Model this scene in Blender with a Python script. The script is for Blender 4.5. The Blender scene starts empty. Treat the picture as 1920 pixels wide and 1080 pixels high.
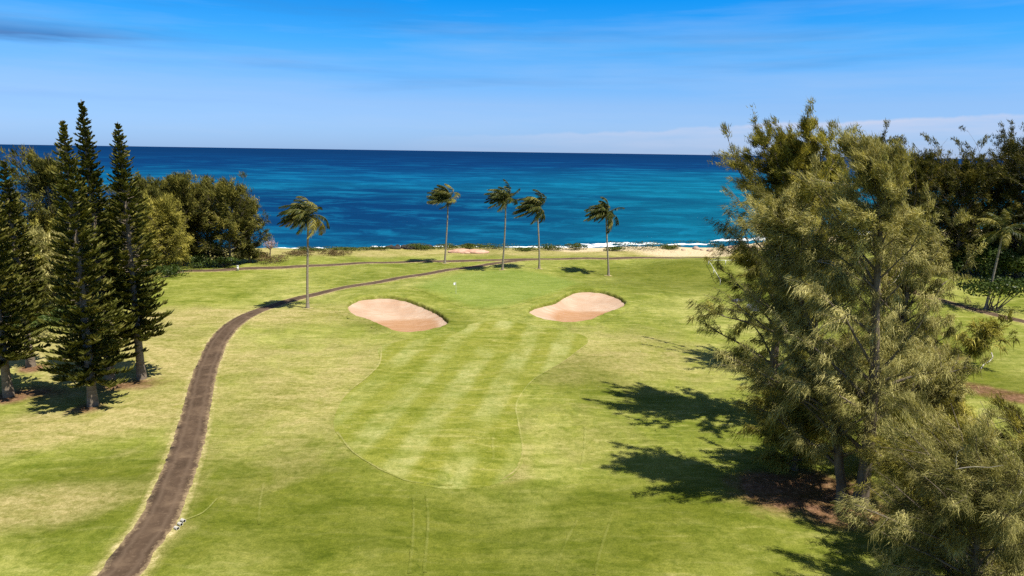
import bpy, math
import numpy as np
from mathutils import Matrix, Vector, Euler

scene = bpy.context.scene
R = math.radians

# ------------------------------------------------------------------ camera
CAM_H = 22.0
FOC = 1280.0                       # focal length in photo pixels (1920 wide)
PITCH, ROLL = 11.29, 0.86
cam_d = bpy.data.cameras.new('camera')
cam_d.sensor_width = 36.0
cam_d.lens = 24.0
cam_d.clip_start = 0.5
cam_d.clip_end = 120000.0
cam = bpy.data.objects.new('camera', cam_d)
scene.collection.objects.link(cam)
CAM_ROT = Matrix.Rotation(R(90 - PITCH), 3, 'X') @ Matrix.Rotation(R(ROLL), 3, 'Z')
cam.matrix_world = Matrix.Translation((0, 0, CAM_H)) @ CAM_ROT.to_4x4()
scene.camera = cam

# ------------------------------------------------------------------ sky, sun, exposure
SUN_ELEV, SUN_AZ = 66.0, 121.0     # azimuth clockwise from +Y (the sea)
world = bpy.data.worlds.new('World')
scene.world = world
world.use_nodes = True
wn, wl = world.node_tree.nodes, world.node_tree.links
wn.clear()


def wnode(t, **kw):
    n = wn.new(t)
    for k, v in kw.items():
        setattr(n, k, v)
    return n


def wmath(op, a, b=None, c=None, clamp=False):
    n = wnode('ShaderNodeMath', operation=op, use_clamp=clamp)
    for i, s in enumerate((a, b, c)):
        if s is None:
            continue
        if isinstance(s, (int, float)):
            n.inputs[i].default_value = s
        else:
            wl.new(s, n.inputs[i])
    return n.outputs[0]


def wramp(fac, stops):
    n = wnode('ShaderNodeValToRGB')
    el = n.color_ramp.elements
    while len(el) < len(stops):
        el.new(0.5)
    for e, (p, c) in zip(el, stops):
        e.position = p
        e.color = (*c, 1) if len(c) == 3 else c
    wl.new(fac, n.inputs[0])
    return n.outputs[0]


def wmix(fac, a, b, blend='MIX'):
    n = wnode('ShaderNodeMix', data_type='RGBA', blend_type=blend)
    for s, i in ((fac, 0), (a, 6), (b, 7)):
        if isinstance(s, (int, float)):
            n.inputs[i].default_value = s
        elif isinstance(s, tuple):
            n.inputs[i].default_value = (*s, 1)
        else:
            wl.new(s, n.inputs[i])
    return n.outputs[2]


sky = wnode('ShaderNodeTexSky', sky_type='NISHITA')
sky.sun_disc = False
sky.sun_elevation = R(SUN_ELEV)
sky.sun_rotation = R(SUN_AZ)
sky.altitude = 0
sky.air_density = 1.0
sky.dust_density = 0.3
sky.ozone_density = 4.0
tc = wnode('ShaderNodeTexCoord')
sep = wnode('ShaderNodeSeparateXYZ')
wl.new(tc.outputs['Generated'], sep.inputs[0])
dx, dy, dz = sep.outputs
# sky grade: pale horizon, deepening upward, then made neutral overhead to warm shadow fill
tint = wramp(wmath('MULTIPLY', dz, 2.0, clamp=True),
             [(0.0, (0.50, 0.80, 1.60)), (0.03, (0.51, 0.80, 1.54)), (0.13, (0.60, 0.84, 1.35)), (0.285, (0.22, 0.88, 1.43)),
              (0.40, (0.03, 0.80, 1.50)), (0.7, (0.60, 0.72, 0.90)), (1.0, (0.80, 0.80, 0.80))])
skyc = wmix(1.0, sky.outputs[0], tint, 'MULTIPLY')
# thin clouds low over the sea and faint streaks above
az = wmath('ARCTAN2', dx, dy)


def cloud_noise(sx, sz, scale, detail, off):
    cb = wnode('ShaderNodeCombineXYZ')
    wl.new(wmath('MULTIPLY', az, sx), cb.inputs[0])
    wl.new(wmath('MULTIPLY', dz, sz), cb.inputs[1])
    cb.inputs[2].default_value = off
    n = wnode('ShaderNodeTexNoise')
    n.inputs['Scale'].default_value = scale
    n.inputs['Detail'].default_value = detail
    n.inputs['Roughness'].default_value = 0.55
    wl.new(cb.outputs[0], n.inputs['Vector'])
    return n.outputs[0]


n1 = cloud_noise(3.0, 34.0, 1.6, 6, 3.1)
side = wmath('MULTIPLY_ADD', az, 1.7, 0.30, clamp=True)
edge = wmath('ADD', wmath('MULTIPLY_ADD', az, 0.045, 0.026), wmath('MULTIPLY_ADD', cloud_noise(9.0, 8.0, 1.5, 5, 1.3), 0.022, -0.011))
below = wmath('MULTIPLY', wmath('SUBTRACT', edge, dz), 28.0)
low = wramp(below, [(0.0, (0, 0, 0)), (0.10, (0.85, 0.85, 0.85)), (0.35, (0.6, 0.6, 0.6)), (1.0, (0.45, 0.45, 0.45))])
c1 = wmath('MULTIPLY', wmath('MULTIPLY', wmath('MULTIPLY_ADD', n1, 2.4, -0.45, clamp=True), low), side)
skyc = wmix(c1, skyc, (5.3, 5.8, 7.4))
n2 = cloud_noise(1.2, 16.0, 1.7, 5, 9.7)
c2 = wmath('MULTIPLY', wmath('MULTIPLY_ADD', n2, 3.0, -1.55, clamp=True), wramp(dz, [(0.03, (0, 0, 0)), (0.12, (1, 1, 1)), (0.5, (0.4, 0.4, 0.4))]))
skyc = wmix(wmath('MULTIPLY', c2, 0.6), skyc, (0.55, 1.9, 4.6))
n4 = cloud_noise(5.0, 60.0, 1.2, 5, 22.0)
st = wmath('SUBTRACT', 1.0, wmath('ABSOLUTE', wmath('MULTIPLY', wmath('ADD', wmath('SUBTRACT', dz, 0.128), wmath('MULTIPLY_ADD', n4, 0.03, -0.015)), 75.0)), clamp=True)
st = wmath('MULTIPLY', st, wmath('MULTIPLY', wmath('MULTIPLY_ADD', az, -1.0, -0.40), 6.0, clamp=True))
skyc = wmix(wmath('MULTIPLY', wmath('MULTIPLY', st, n4), 1.6, clamp=True), skyc, (0.5, 1.9, 4.8))
n3 = cloud_noise(1.6, 20.0, 1.3, 6, 15.2)
skyc = wmix(wmath('MULTIPLY', wmath('MULTIPLY_ADD', n3, 3.0, -1.35, clamp=True), 0.30), skyc, (4.5, 5.6, 7.6))
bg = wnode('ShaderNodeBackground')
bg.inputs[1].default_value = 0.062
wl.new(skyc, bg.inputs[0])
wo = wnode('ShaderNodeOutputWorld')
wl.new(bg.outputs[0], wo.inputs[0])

sun_d = bpy.data.lights.new('sun', 'SUN')
sun_d.energy = 4.6
sun_d.angle = R(0.55)
sun_d.color = (1.0, 0.94, 0.82)
sun = bpy.data.objects.new('sun', sun_d)
scene.collection.objects.link(sun)
to_sun = Vector((math.sin(R(SUN_AZ)) * math.cos(R(SUN_ELEV)), math.cos(R(SUN_AZ)) * math.cos(R(SUN_ELEV)), math.sin(R(SUN_ELEV))))
sun.rotation_euler = to_sun.to_track_quat('Z', 'Y').to_euler()
sun.location = (60, -40, 120)

vs = scene.view_settings
scene.display_settings.display_device = 'sRGB'
vs.view_transform = 'Standard'
vs.look = 'None'
vs.gamma = 1.0
vs.exposure = 0.9
vs.use_curve_mapping = False
scene.cycles.use_denoising = False
scene.cycles.max_bounces = 6
scene.cycles.diffuse_bounces = 3
scene.cycles.transmission_bounces = 4
scene.cycles.transparent_max_bounces = 6
scene.cycles.caustics_reflective = False
scene.cycles.caustics_refractive = False

# ------------------------------------------------------------------ materials
class Nodes:
    def __init__(self, name):
        self.m = bpy.data.materials.new(name)
        self.m.use_nodes = True
        self.n, self.l = self.m.node_tree.nodes, self.m.node_tree.links
        self.n.clear()
        self.out = self.n.new('ShaderNodeOutputMaterial')

    def new(self, t, **kw):
        n = self.n.new(t)
        for k, v in kw.items():
            setattr(n, k, v)
        return n

    def put(self, sock, val):
        if isinstance(val, (int, float)):
            sock.default_value = val
        elif isinstance(val, tuple):
            if sock.type == 'RGBA':
                sock.default_value = (*val, 1) if len(val) == 3 else val
            else:
                sock.default_value = val
        else:
            self.l.new(val, sock)

    def math(self, op, a, b=None, c=None, clamp=False):
        n = self.new('ShaderNodeMath', operation=op, use_clamp=clamp)
        for i, s in enumerate((a, b, c)):
            if s is not None:
                self.put(n.inputs[i], s)
        return n.outputs[0]

    def mix(self, f, a, b, blend='MIX'):
        n = self.new('ShaderNodeMix', data_type='RGBA', blend_type=blend)
        self.put(n.inputs[0], f); self.put(n.inputs[6], a); self.put(n.inputs[7], b)
        return n.outputs[2]

    def ramp(self, f, stops):
        n = self.new('ShaderNodeValToRGB')
        el = n.color_ramp.elements
        while len(el) < len(stops):
            el.new(0.5)
        for e, (p, c) in zip(el, stops):
            e.position = p
            e.color = (*c, 1) if isinstance(c, tuple) else (c, c, c, 1)
        self.put(n.inputs[0], f)
        return n.outputs[0]

    def pos(self):
        return self.new('ShaderNodeNewGeometry').outputs['Position']

    def mapping(self, vec, scale=(1, 1, 1), rot=(0, 0, 0), loc=(0, 0, 0)):
        n = self.new('ShaderNodeMapping')
        self.put(n.inputs[0], vec)
        n.inputs['Location'].default_value = loc
        n.inputs['Rotation'].default_value = rot
        n.inputs['Scale'].default_value = scale
        return n.outputs[0]

    def noise(self, vec, scale, detail=4, rough=0.55, dist=0.0):
        n = self.new('ShaderNodeTexNoise')
        self.put(n.inputs['Vector'], vec)
        n.inputs['Scale'].default_value = scale
        n.inputs['Detail'].default_value = detail
        n.inputs['Roughness'].default_value = rough
        n.inputs['Distortion'].default_value = dist
        return n.outputs[0]

    def bump(self, h, strength, dist):
        n = self.new('ShaderNodeBump')
        n.inputs['Strength'].default_value = strength
        n.inputs['Distance'].default_value = dist
        self.put(n.inputs['Height'], h)
        return n.outputs[0]

    def bsdf(self, col, rough=0.8, spec=0.2, normal=None):
        b = self.new('ShaderNodeBsdfPrincipled')
        self.put(b.inputs['Base Color'], col)
        self.put(b.inputs['Roughness'], rough)
        self.put(b.inputs['Specular IOR Level'], spec)
        if normal is not None:
            self.put(b.inputs['Normal'], normal)
        self.l.new(b.outputs[0], self.out.inputs[0])
        return b


def mask(g, attr, ch, noise=None, amt=0.5, lo=0.3, hi=0.7):
    """a painted-on-the-ground mask (soil, dry grass ...) with a ragged border"""
    v = attr[ch]
    if noise is not None:
        v = g.math('ADD', v, g.math('MULTIPLY_ADD', noise, amt * 2, -amt))
        # keep zero areas zero
    return g.ramp(v, [(lo, 0.0), (hi, 1.0)])


def turf_material():
    g = Nodes('turf')
    p = g.pos()
    def attr(name):
        a = g.new('ShaderNodeAttribute', attribute_name=name)
        s = g.new('ShaderNodeSeparateColor')
        g.l.new(a.outputs['Color'], s.inputs[0])
        return {'r': s.outputs[0], 'g': s.outputs[1], 'b': s.outputs[2], 'a': a.outputs['Alpha']}
    ma, mb = attr('ground_a'), attr('ground_b')
    big = g.noise(g.mapping(p, (0.05, 0.035, 0.05)), 1.0, 4, 0.6, 0.4)
    mid = g.noise(g.mapping(p, (0.30, 0.22, 0.3), rot=(0, 0, 0.5)), 1.0, 5, 0.65, 0.6)
    streak = g.noise(g.mapping(p, (0.35, 1.5, 0.5), rot=(0, 0, -0.35)), 1.0, 4, 0.6, 0.8)
    streak2 = g.noise(g.mapping(p, (2.2, 0.5, 0.5), rot=(0, 0, -0.5)), 1.0, 3, 0.6, 0.5)
    fine = g.noise(p, 2.6, 5, 0.7)
    mott = g.noise(g.mapping(p, (0.7, 1.1, 1), rot=(0, 0, 0.6)), 1.0, 6, 0.72, 1.2)
    mott2 = g.noise(g.mapping(p, (0.16, 0.42, 1), rot=(0, 0, 0.35)), 1.0, 5, 0.66, 1.0)
    tiny = g.noise(p, 11.0, 3, 0.7)
    # base rough grass
    col = g.ramp(big, [(0.32, (0.130, 0.150, 0.020)), (0.48, (0.215, 0.225, 0.043)), (0.62, (0.310, 0.300, 0.090))])
    col = g.mix(g.math('MULTIPLY', g.ramp(mid, [(0.44, 0.0), (0.68, 1.0)]), 0.65), col, (0.105, 0.130, 0.012))
    col = g.mix(g.math('MULTIPLY', g.ramp(streak, [(0.50, 0.0), (0.72, 1.0)]), 0.60), col, (0.380, 0.350, 0.130))
    col = g.mix(g.math('MULTIPLY', g.ramp(streak2, [(0.54, 0.0), (0.74, 1.0)]), 0.40), col, (0.150, 0.190, 0.035))
    # lush green places
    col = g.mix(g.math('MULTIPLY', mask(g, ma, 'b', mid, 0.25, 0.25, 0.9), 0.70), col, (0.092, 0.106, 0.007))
    # dry places, plus the sunlit wash painted on the central turf
    dry_sunwash_c = g.ramp(fine, [(0.3, (0.30, 0.235, 0.095)), (0.7, (0.42, 0.345, 0.170))])
    col = g.mix(g.math('MULTIPLY', mask(g, ma, 'g', mid, 0.35, 0.35, 0.85), 0.72), col, dry_sunwash_c)
    # mown fairway with mower bands
    sepp = g.new('ShaderNodeSeparateXYZ'); g.put(sepp.inputs[0], p)
    ux = g.math('ADD', g.math('MULTIPLY', sepp.outputs[0], 0.985), g.math('MULTIPLY', sepp.outputs[1], -0.17))
    wob = g.math('MULTIPLY_ADD', g.noise(p, 0.25, 2), 0.9, -0.45)
    band = g.math('SINE', g.math('MULTIPLY', g.math('ADD', ux, wob), 2 * math.pi / 4.1))
    band = g.ramp(g.math('MULTIPLY_ADD', band, 0.5, 0.5), [(0.22, 0.0), (0.74, 1.0)])
    band = g.math('MULTIPLY', band, g.ramp(g.noise(p, 0.11, 3, 0.6), [(0.37, 0.15), (0.60, 1.0)]))
    fcol = g.mix(band, (0.205, 0.212, 0.036), (0.300, 0.300, 0.105))
    fcol = g.mix(g.math('MULTIPLY', g.ramp(mid, [(0.44, 0.0), (0.66, 1.0)]), 0.55), fcol, (0.165, 0.170, 0.018))
    fcol = g.mix(g.math('MULTIPLY', g.ramp(streak, [(0.52, 0.0), (0.70, 1.0)]), 0.60), fcol, (0.340, 0.310, 0.110))
    col = g.mix(mb['r'], col, fcol)
    # putting green
    gcol = g.mix(g.ramp(streak, [(0.35, 0.0), (0.7, 1.0)]), (0.150, 0.205, 0.032), (0.205, 0.250, 0.060))
    col = g.mix(mb['g'], col, gcol)
    # bare red soil and needle litter
    soilc = g.ramp(fine, [(0.3, (0.095, 0.050, 0.026)), (0.55, (0.180, 0.100, 0.056)), (0.75, (0.270, 0.180, 0.110))])
    col = g.mix(mask(g, ma, 'r', mid, 0.35, 0.40, 0.75), col, soilc)
    # worn verge and mowing edges
    vergec = g.ramp(fine, [(0.3, (0.26, 0.225, 0.075)), (0.7, (0.44, 0.37, 0.19))])
    col = g.mix(mask(g, mb, 'b', fine, 0.3, 0.25, 0.8), col, vergec)
    col = g.mix(g.math('MULTIPLY', mb['a'], g.ramp(mid, [(0.35, 0.35), (0.6, 1.0)])), col, (0.46, 0.42, 0.19))
    # beach sand
    sandc = g.ramp(fine, [(0.3, (0.44, 0.33, 0.21)), (0.7, (0.62, 0.50, 0.36))])
    col = g.mix(mask(g, ma, 'a', fine, 0.18, 0.35, 0.65), col, sandc)
    # mottled blades and blade-scale grain
    gm = g.math('SUBTRACT', 1.0, g.math('MAXIMUM', mask(g, ma, 'a', fine, 0.18, 0.35, 0.65), g.math('MULTIPLY', mb['g'], 0.75)))
    col = g.mix(g.math('MULTIPLY', g.math('MULTIPLY', g.ramp(mott, [(0.30, 1.0), (0.50, 0.0)]), 0.85), gm), col, g.mix(1.0, col, (0.58, 0.66, 0.36), 'MULTIPLY'))
    col = g.mix(g.math('MULTIPLY', g.math('MULTIPLY', g.ramp(mott, [(0.52, 0.0), (0.72, 1.0)]), 0.50), gm), col, g.mix(1.0, col, (1.45, 1.36, 1.55), 'MULTIPLY'))
    col = g.mix(g.math('MULTIPLY', g.math('MULTIPLY', g.ramp(mott2, [(0.34, 1.0), (0.50, 0.0)]), 0.85), gm), col, g.mix(1.0, col, (0.66, 0.74, 0.42), 'MULTIPLY'))
    col = g.mix(g.math('MULTIPLY', g.math('MULTIPLY', g.ramp(mott2, [(0.52, 0.0), (0.68, 1.0)]), 0.60), gm), col, g.mix(1.0, col, (1.30, 1.20, 1.5), 'MULTIPLY'))
    col = g.mix(g.math('MULTIPLY', g.ramp(fine, [(0.28, 1.0), (0.58, 0.0)]), 0.60), col, g.mix(1.0, col, (0.55, 0.62, 0.4), 'MULTIPLY'))
    col = g.mix(g.math('MULTIPLY', g.ramp(tiny, [(0.32, 1.0), (0.60, 0.0)]), 0.65), col, g.mix(1.0, col, (0.5, 0.58, 0.36), 'MULTIPLY'))
    col = g.mix(g.math('MULTIPLY', g.ramp(tiny, [(0.54, 0.0), (0.74, 1.0)]), 0.5), col, g.mix(1.0, col, (1.4, 1.35, 1.5), 'MULTIPLY'))
    hgt = g.math('ADD', g.math('MULTIPLY', fine, 0.10), g.math('MULTIPLY', tiny, 0.04))
    g.bsdf(col, 0.9, 0.08, g.bump(hgt, 0.8, 1.0))
    return g.m


def path_material():
    g = Nodes('cart_path_asphalt')
    p = g.pos()
    n = g.noise(p, 0.6, 5, 0.6, 0.4)
    f = g.noise(p, 5.0, 4, 0.7)
    col = g.ramp(n, [(0.3, (0.046, 0.030, 0.019)), (0.52, (0.074, 0.049, 0.032)), (0.75, (0.135, 0.093, 0.060))])
    col = g.mix(g.ramp(f, [(0.55, 0.0), (0.78, 0.55)]), col, (0.19, 0.135, 0.09))
    a = g.new('ShaderNodeAttribute', attribute_name='edge')
    e = g.math('ADD', a.outputs['Fac'], g.math('MULTIPLY_ADD', f, 0.9, -0.45))
    col = g.mix(g.ramp(e, [(0.72, 0.0), (1.0, 0.75)]), col, (0.25, 0.185, 0.105))
    track = g.ramp(g.math('ADD', g.math('ABSOLUTE', g.math('SUBTRACT', a.outputs['Fac'], 0.45)), g.math('MULTIPLY', n, 0.3)), [(0.12, 1.0), (0.32, 0.0)])
    col = g.mix(g.math('MULTIPLY', track, 0.5), col, (0.125, 0.088, 0.060))
    g.bsdf(col, 0.92, 0.1, g.bump(f, 0.5, 0.03))
    return g.m


def sand_material(name, stops):
    g = Nodes(name)
    p = g.pos()
    f = g.noise(p, 0.22, 5, 0.6)
    w = g.noise(g.mapping(p, (0.5, 2.4, 1), rot=(0, 0, 0.5)), 1.0, 4, 0.6, 0.6)
    col = g.ramp(f, stops)
    a = g.new('ShaderNodeAttribute', attribute_name='floor')
    m = g.ramp(g.math('ADD', a.outputs['Fac'], g.math('MULTIPLY_ADD', w, 0.5, -0.25)), [(0.30, 0.0), (0.52, 1.0)])
    col = g.mix(g.math('MULTIPLY', m, 0.85), col, (0.295, 0.155, 0.072))
    col = g.mix(g.math('MULTIPLY', g.ramp(w, [(0.48, 0.0), (0.58, 1.0)]), 0.55), col, (0.37, 0.235, 0.155))
    g.bsdf(col, 0.95, 0.05, g.bump(g.math('ADD', g.noise(p, 6, 4), g.math('MULTIPLY', w, 2.0)), 0.6, 0.12))
    return g.m


def sea_material():
    g = Nodes('sea_water')
    p = g.pos()
    s = g.new('ShaderNodeSeparateXYZ'); g.put(s.inputs[0], p)
    x, y, _ = s.outputs
    ly = g.math('LOGARITHM', g.math('MAXIMUM', y, 60.0), 10.0)        # 2.2 shore ... 4.5 horizon
    cb = g.new('ShaderNodeCombineXYZ')
    g.put(cb.inputs[0], g.math('MULTIPLY', g.math('DIVIDE', x, g.math('MAXIMUM', y, 60.0)), 2.4)); g.put(cb.inputs[1], g.math('MULTIPLY', ly, 9.0))
    n1 = g.noise(cb.outputs[0], 1.0, 5, 0.6, 0.3)
    cb2 = g.new('ShaderNodeCombineXYZ')
    g.put(cb2.inputs[0], g.math('MULTIPLY', g.math('DIVIDE', x, g.math('MAXIMUM', y, 60.0)), 10.0)); g.put(cb2.inputs[1], g.math('MULTIPLY', ly, 30.0))
    n2 = g.noise(cb2.outputs[0], 1.0, 6, 0.72, 0.5)
    t = g.math('ADD', g.math('MULTIPLY_ADD', ly, 0.5, -1.05), g.math('MULTIPLY_ADD', n1, 0.20, -0.10))
    # t: 0.06 shore(170 m), 0.20 (320 m), 0.28 (450 m), 0.40 (800 m), 0.6 (2 km)
    col = g.ramp(t, [(0.035, (0.030, 0.165, 0.235)), (0.075, (0.002, 0.068, 0.150)), (0.15, (0.0008, 0.030, 0.098)),
                     (0.225, (0.0006, 0.026, 0.092)), (0.275, (0.002, 0.088, 0.185)), (0.36, (0.001, 0.060, 0.160)),
                     (0.46, (0.0006, 0.026, 0.105)), (0.80, (0.0005, 0.016, 0.070))])
    east = g.ramp(g.math('ADD', g.math('DIVIDE', x, g.math('MAXIMUM', y, 60.0)), g.math('MULTIPLY', n1, 0.5)), [(0.12, 0.0), (0.55, 1.0)])
    near = g.ramp(t, [(0.02, 0.4), (0.10, 0.9), (0.36, 0.8), (0.5, 0.0)])
    col = g.mix(g.math('MULTIPLY', g.math('MULTIPLY', east, near), 0.70), col, (0.002, 0.140, 0.205))
    col = g.mix(g.math('MULTIPLY', g.ramp(n2, [(0.42, 1.0), (0.62, 0.0)]), 0.50), col, (0.0004, 0.018, 0.062))
    col = g.mix(g.math('MULTIPLY', g.math('MULTIPLY', g.ramp(n2, [(0.50, 0.0), (0.68, 1.0)]), 0.62), g.ramp(t, [(0.42, 1.0), (0.62, 0.15)])), col, (0.003, 0.115, 0.215))
    w1 = g.noise(g.mapping(p, (0.07, 0.22, 0.1), rot=(0, 0, 0.1)), 1.0, 5, 0.6, 0.3)
    w2 = g.noise(g.mapping(p, (0.5, 0.9, 0.5)), 1.0, 4, 0.6)
    h = g.math('ADD', g.math('MULTIPLY', w1, 1.6), g.math('MULTIPLY', w2, 0.30))
    nb = g.bump(h, 0.9, 1.0)
    d = g.new('ShaderNodeBsdfDiffuse'); g.put(d.inputs[0], col); g.put(d.inputs['Normal'], nb)
    gl = g.new('ShaderNodeBsdfGlossy'); g.put(gl.inputs['Color'], (0.9, 0.95, 1.0)); gl.inputs['Roughness'].default_value = 0.22; g.put(gl.inputs['Normal'], nb)
    mx = g.new('ShaderNodeMixShader'); mx.inputs[0].default_value = 0.025
    g.l.new(d.outputs[0], mx.inputs[1]); g.l.new(gl.outputs[0], mx.inputs[2]); g.l.new(mx.outputs[0], g.out.inputs[0])
    return g.m


def plain(name, c0, c1, scale=3.0, rough=0.8, spec=0.2, bump=0.02, stretch=(1, 1, 1)):
    g = Nodes(name)
    co = g.new('ShaderNodeTexCoord').outputs['Object']
    n = g.noise(g.mapping(co, stretch), scale, 5, 0.65, 0.3)
    col = g.ramp(n, [(0.3, c0), (0.7, c1)])
    g.bsdf(col, rough, spec, g.bump(n, 0.7, bump))
    return g.m


def leaf_material(name, c0, c1, c2, transl=0.3, rough=0.6):
    """thin foliage; 'tint' is a random number per spray or leaf"""
    g = Nodes(name)
    a = g.new('ShaderNodeAttribute', attribute_name='tint')
    oi = g.new('ShaderNodeObjectInfo')
    f = g.math('ADD', a.outputs['Fac'], g.math('MULTIPLY_ADD', oi.outputs['Random'], 0.24, -0.12), clamp=True)
    col = g.ramp(f, [(0.0, c0), (0.55, c1), (1.0, c2)])
    d = g.new('ShaderNodeBsdfPrincipled')
    g.put(d.inputs['Base Color'], col)
    d.inputs['Roughness'].default_value = rough
    d.inputs['Specular IOR Level'].default_value = 0.12
    t = g.new('ShaderNodeBsdfTranslucent')
    g.put(t.inputs[0], g.mix(1.0, col, (1.15, 1.1, 0.6), 'MULTIPLY'))
    mx = g.new('ShaderNodeMixShader')
    mx.inputs[0].default_value = transl
    g.l.new(d.outputs[0], mx.inputs[1]); g.l.new(t.outputs[0], mx.inputs[2])
    g.l.new(mx.outputs[0], g.out.inputs[0])
    return g.m


M = {}
M['turf'] = turf_material()
M['path'] = path_material()
M['bunker'] = sand_material('bunker_sand', [(0.35, (0.345, 0.235, 0.165)), (0.65, (0.43, 0.330, 0.25))])
M['sea'] = sea_material()
M['bark'] = plain('ironwood_bark', (0.075, 0.055, 0.040), (0.20, 0.165, 0.13), 4.0, 0.9, 0.1, 0.04, (1, 1, 0.25))
M['twig'] = plain('dead_twig', (0.30, 0.26, 0.20), (0.50, 0.45, 0.38), 5.0, 0.9, 0.1, 0.01)
M['pinebark'] = plain('pine_bark', (0.11, 0.085, 0.062), (0.28, 0.225, 0.165), 3.0, 0.9, 0.1, 0.03, (0.5, 0.5, 3))
M['palmbark'] = plain('palm_bark', (0.16, 0.135, 0.10), (0.36, 0.31, 0.24), 2.0, 0.9, 0.1, 0.03, (0.4, 0.4, 5))
M['ironleaf'] = leaf_material('ironwood_needles', (0.066, 0.064, 0.010), (0.245, 0.220, 0.036), (0.47, 0.41, 0.09), 0.28)
M['irongrey'] = leaf_material('grey_ironwood_needles', (0.080, 0.078, 0.020), (0.290, 0.264, 0.084), (0.53, 0.475, 0.19), 0.28)
M['irondark'] = leaf_material('dark_ironwood_needles', (0.020, 0.024, 0.004), (0.070, 0.070, 0.011), (0.20, 0.165, 0.028), 0.2)
M['ironmid'] = leaf_material('green_ironwood_needles', (0.034, 0.038, 0.007), (0.112, 0.108, 0.018), (0.27, 0.235, 0.05), 0.22)
M['pineleaf'] = leaf_material('norfolk_needles', (0.036, 0.044, 0.008), (0.115, 0.118, 0.020), (0.34, 0.30, 0.085), 0.22)
M['palmleaf'] = leaf_material('palm_leaflets', (0.016, 0.026, 0.006), (0.052, 0.064, 0.012), (0.26, 0.23, 0.060), 0.22, 0.45)
M['shrub'] = leaf_material('shrub_leaves', (0.030, 0.045, 0.008), (0.085, 0.110, 0.018), (0.20, 0.215, 0.05), 0.2)
M['broad'] = leaf_material('broad_leaves', (0.025, 0.045, 0.010), (0.060, 0.090, 0.018), (0.17, 0.19, 0.05), 0.25, 0.4)
M['drybrush'] = leaf_material('dry_brush', (0.055, 0.038, 0.016), (0.130, 0.090, 0.035), (0.24, 0.185, 0.08), 0.1)
M['pinktwig'] = leaf_material('pinkish_twigs', (0.20, 0.12, 0.11), (0.38, 0.25, 0.24), (0.55, 0.40, 0.38), 0.1)
M['rock'] = plain('lava_rock', (0.012, 0.011, 0.012), (0.06, 0.052, 0.048), 1.6, 0.85, 0.2, 0.15)
M['palerock'] = plain('pale_rock', (0.25, 0.17, 0.13), (0.50, 0.37, 0.30), 1.5, 0.9, 0.1, 0.10)
M['bluerock'] = plain('blue_grey_stone', (0.11, 0.12, 0.18), (0.32, 0.34, 0.44), 2.0, 0.6, 0.3, 0.06)
M['white'] = plain('weathered_white_paint', (0.62, 0.60, 0.55), (0.80, 0.78, 0.74), 5.0, 0.5, 0.3, 0.003)
M['dullwhite'] = plain('grimy_white_plastic', (0.30, 0.28, 0.24), (0.50, 0.47, 0.42), 5.0, 0.6, 0.2, 0.003)
M['black'] = plain('dark_hollow', (0.010, 0.010, 0.010), (0.022, 0.020, 0.018), 4.0, 0.9, 0.1, 0.003)
M['foam'] = plain('sea_foam', (0.55, 0.62, 0.68), (0.85, 0.87, 0.88), 1.4, 0.8, 0.1, 0.2)
M['flag'] = plain('flag_cloth', (0.78, 0.78, 0.76), (0.82, 0.82, 0.80), 4.0, 0.7, 0.1, 0.003)
M['redearth'] = plain('red_earth', (0.33, 0.19, 0.13), (0.52, 0.34, 0.25), 0.9, 0.95, 0.05, 0.1)

# ------------------------------------------------------------------ mesh helpers
def build(name, parts, mat, parent=None, smooth=False, attrs=None):
    """parts: list of (V, F) or (V, F, tint); F is an (n, k) index array"""
    Vs, loops, starts, tots, tint = [], [], [], [], []
    off = lo = 0
    for p in parts:
        V, F = np.asarray(p[0], float), np.asarray(p[1], int)
        if len(V) == 0 or len(F) == 0:
            continue
        Vs.append(V)
        loops.append((F + off).ravel())
        k = F.shape[1]
        starts.append(lo + np.arange(len(F)) * k)
        tots.append(np.full(len(F), k))
        lo += F.size
        off += len(V)
        tint.append(np.asarray(p[2], float) if len(p) > 2 else np.full(len(V), 0.5))
    V = np.concatenate(Vs); L = np.concatenate(loops)
    S = np.concatenate(starts); T = np.concatenate(tots); tint = np.concatenate(tint)
    me = bpy.data.meshes.new(name)
    me.vertices.add(len(V)); me.vertices.foreach_set('co', V.astype(np.float32).ravel())
    me.loops.add(len(L)); me.loops.foreach_set('vertex_index', L.astype(np.int32))
    me.polygons.add(len(S)); me.polygons.foreach_set('loop_start', S.astype(np.int32))
    me.polygons.foreach_set('loop_total', T.astype(np.int32))
    if smooth:
        me.polygons.foreach_set('use_smooth', np.ones(len(S), bool))
    me.update(calc_edges=True)
    if any(len(p) > 2 for p in parts):
        a = me.attributes.new('tint', 'FLOAT', 'POINT'); a.data.foreach_set('value', tint.astype(np.float32))
    for k, v in (attrs or {}).items():
        if v.ndim == 1:
            a = me.attributes.new(k, 'FLOAT', 'POINT'); a.data.foreach_set('value', v.astype(np.float32))
        else:
            a = me.attributes.new(k, 'FLOAT_COLOR', 'POINT'); a.data.foreach_set('color', v.astype(np.float32).ravel())
    me.validate()
    me.materials.append(mat)
    o = bpy.data.objects.new(name, me)
    scene.collection.objects.link(o)
    if parent is not None:
        o.parent = parent
    return o


def tag(o, label=None, cat=None, group=None, kind=None):
    if label: o['label'] = label
    if cat: o['category'] = cat
    if group: o['group'] = group
    if kind: o['kind'] = kind
    return o


def thing(name, label, cat, loc=(0, 0, 0), rz=0.0, group=None):
    o = bpy.data.objects.new(name, None)
    o.empty_display_size = 0.5
    scene.collection.objects.link(o)
    o.location = loc
    o.rotation_euler = (0, 0, rz)
    return tag(o, label, cat, group)


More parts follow.
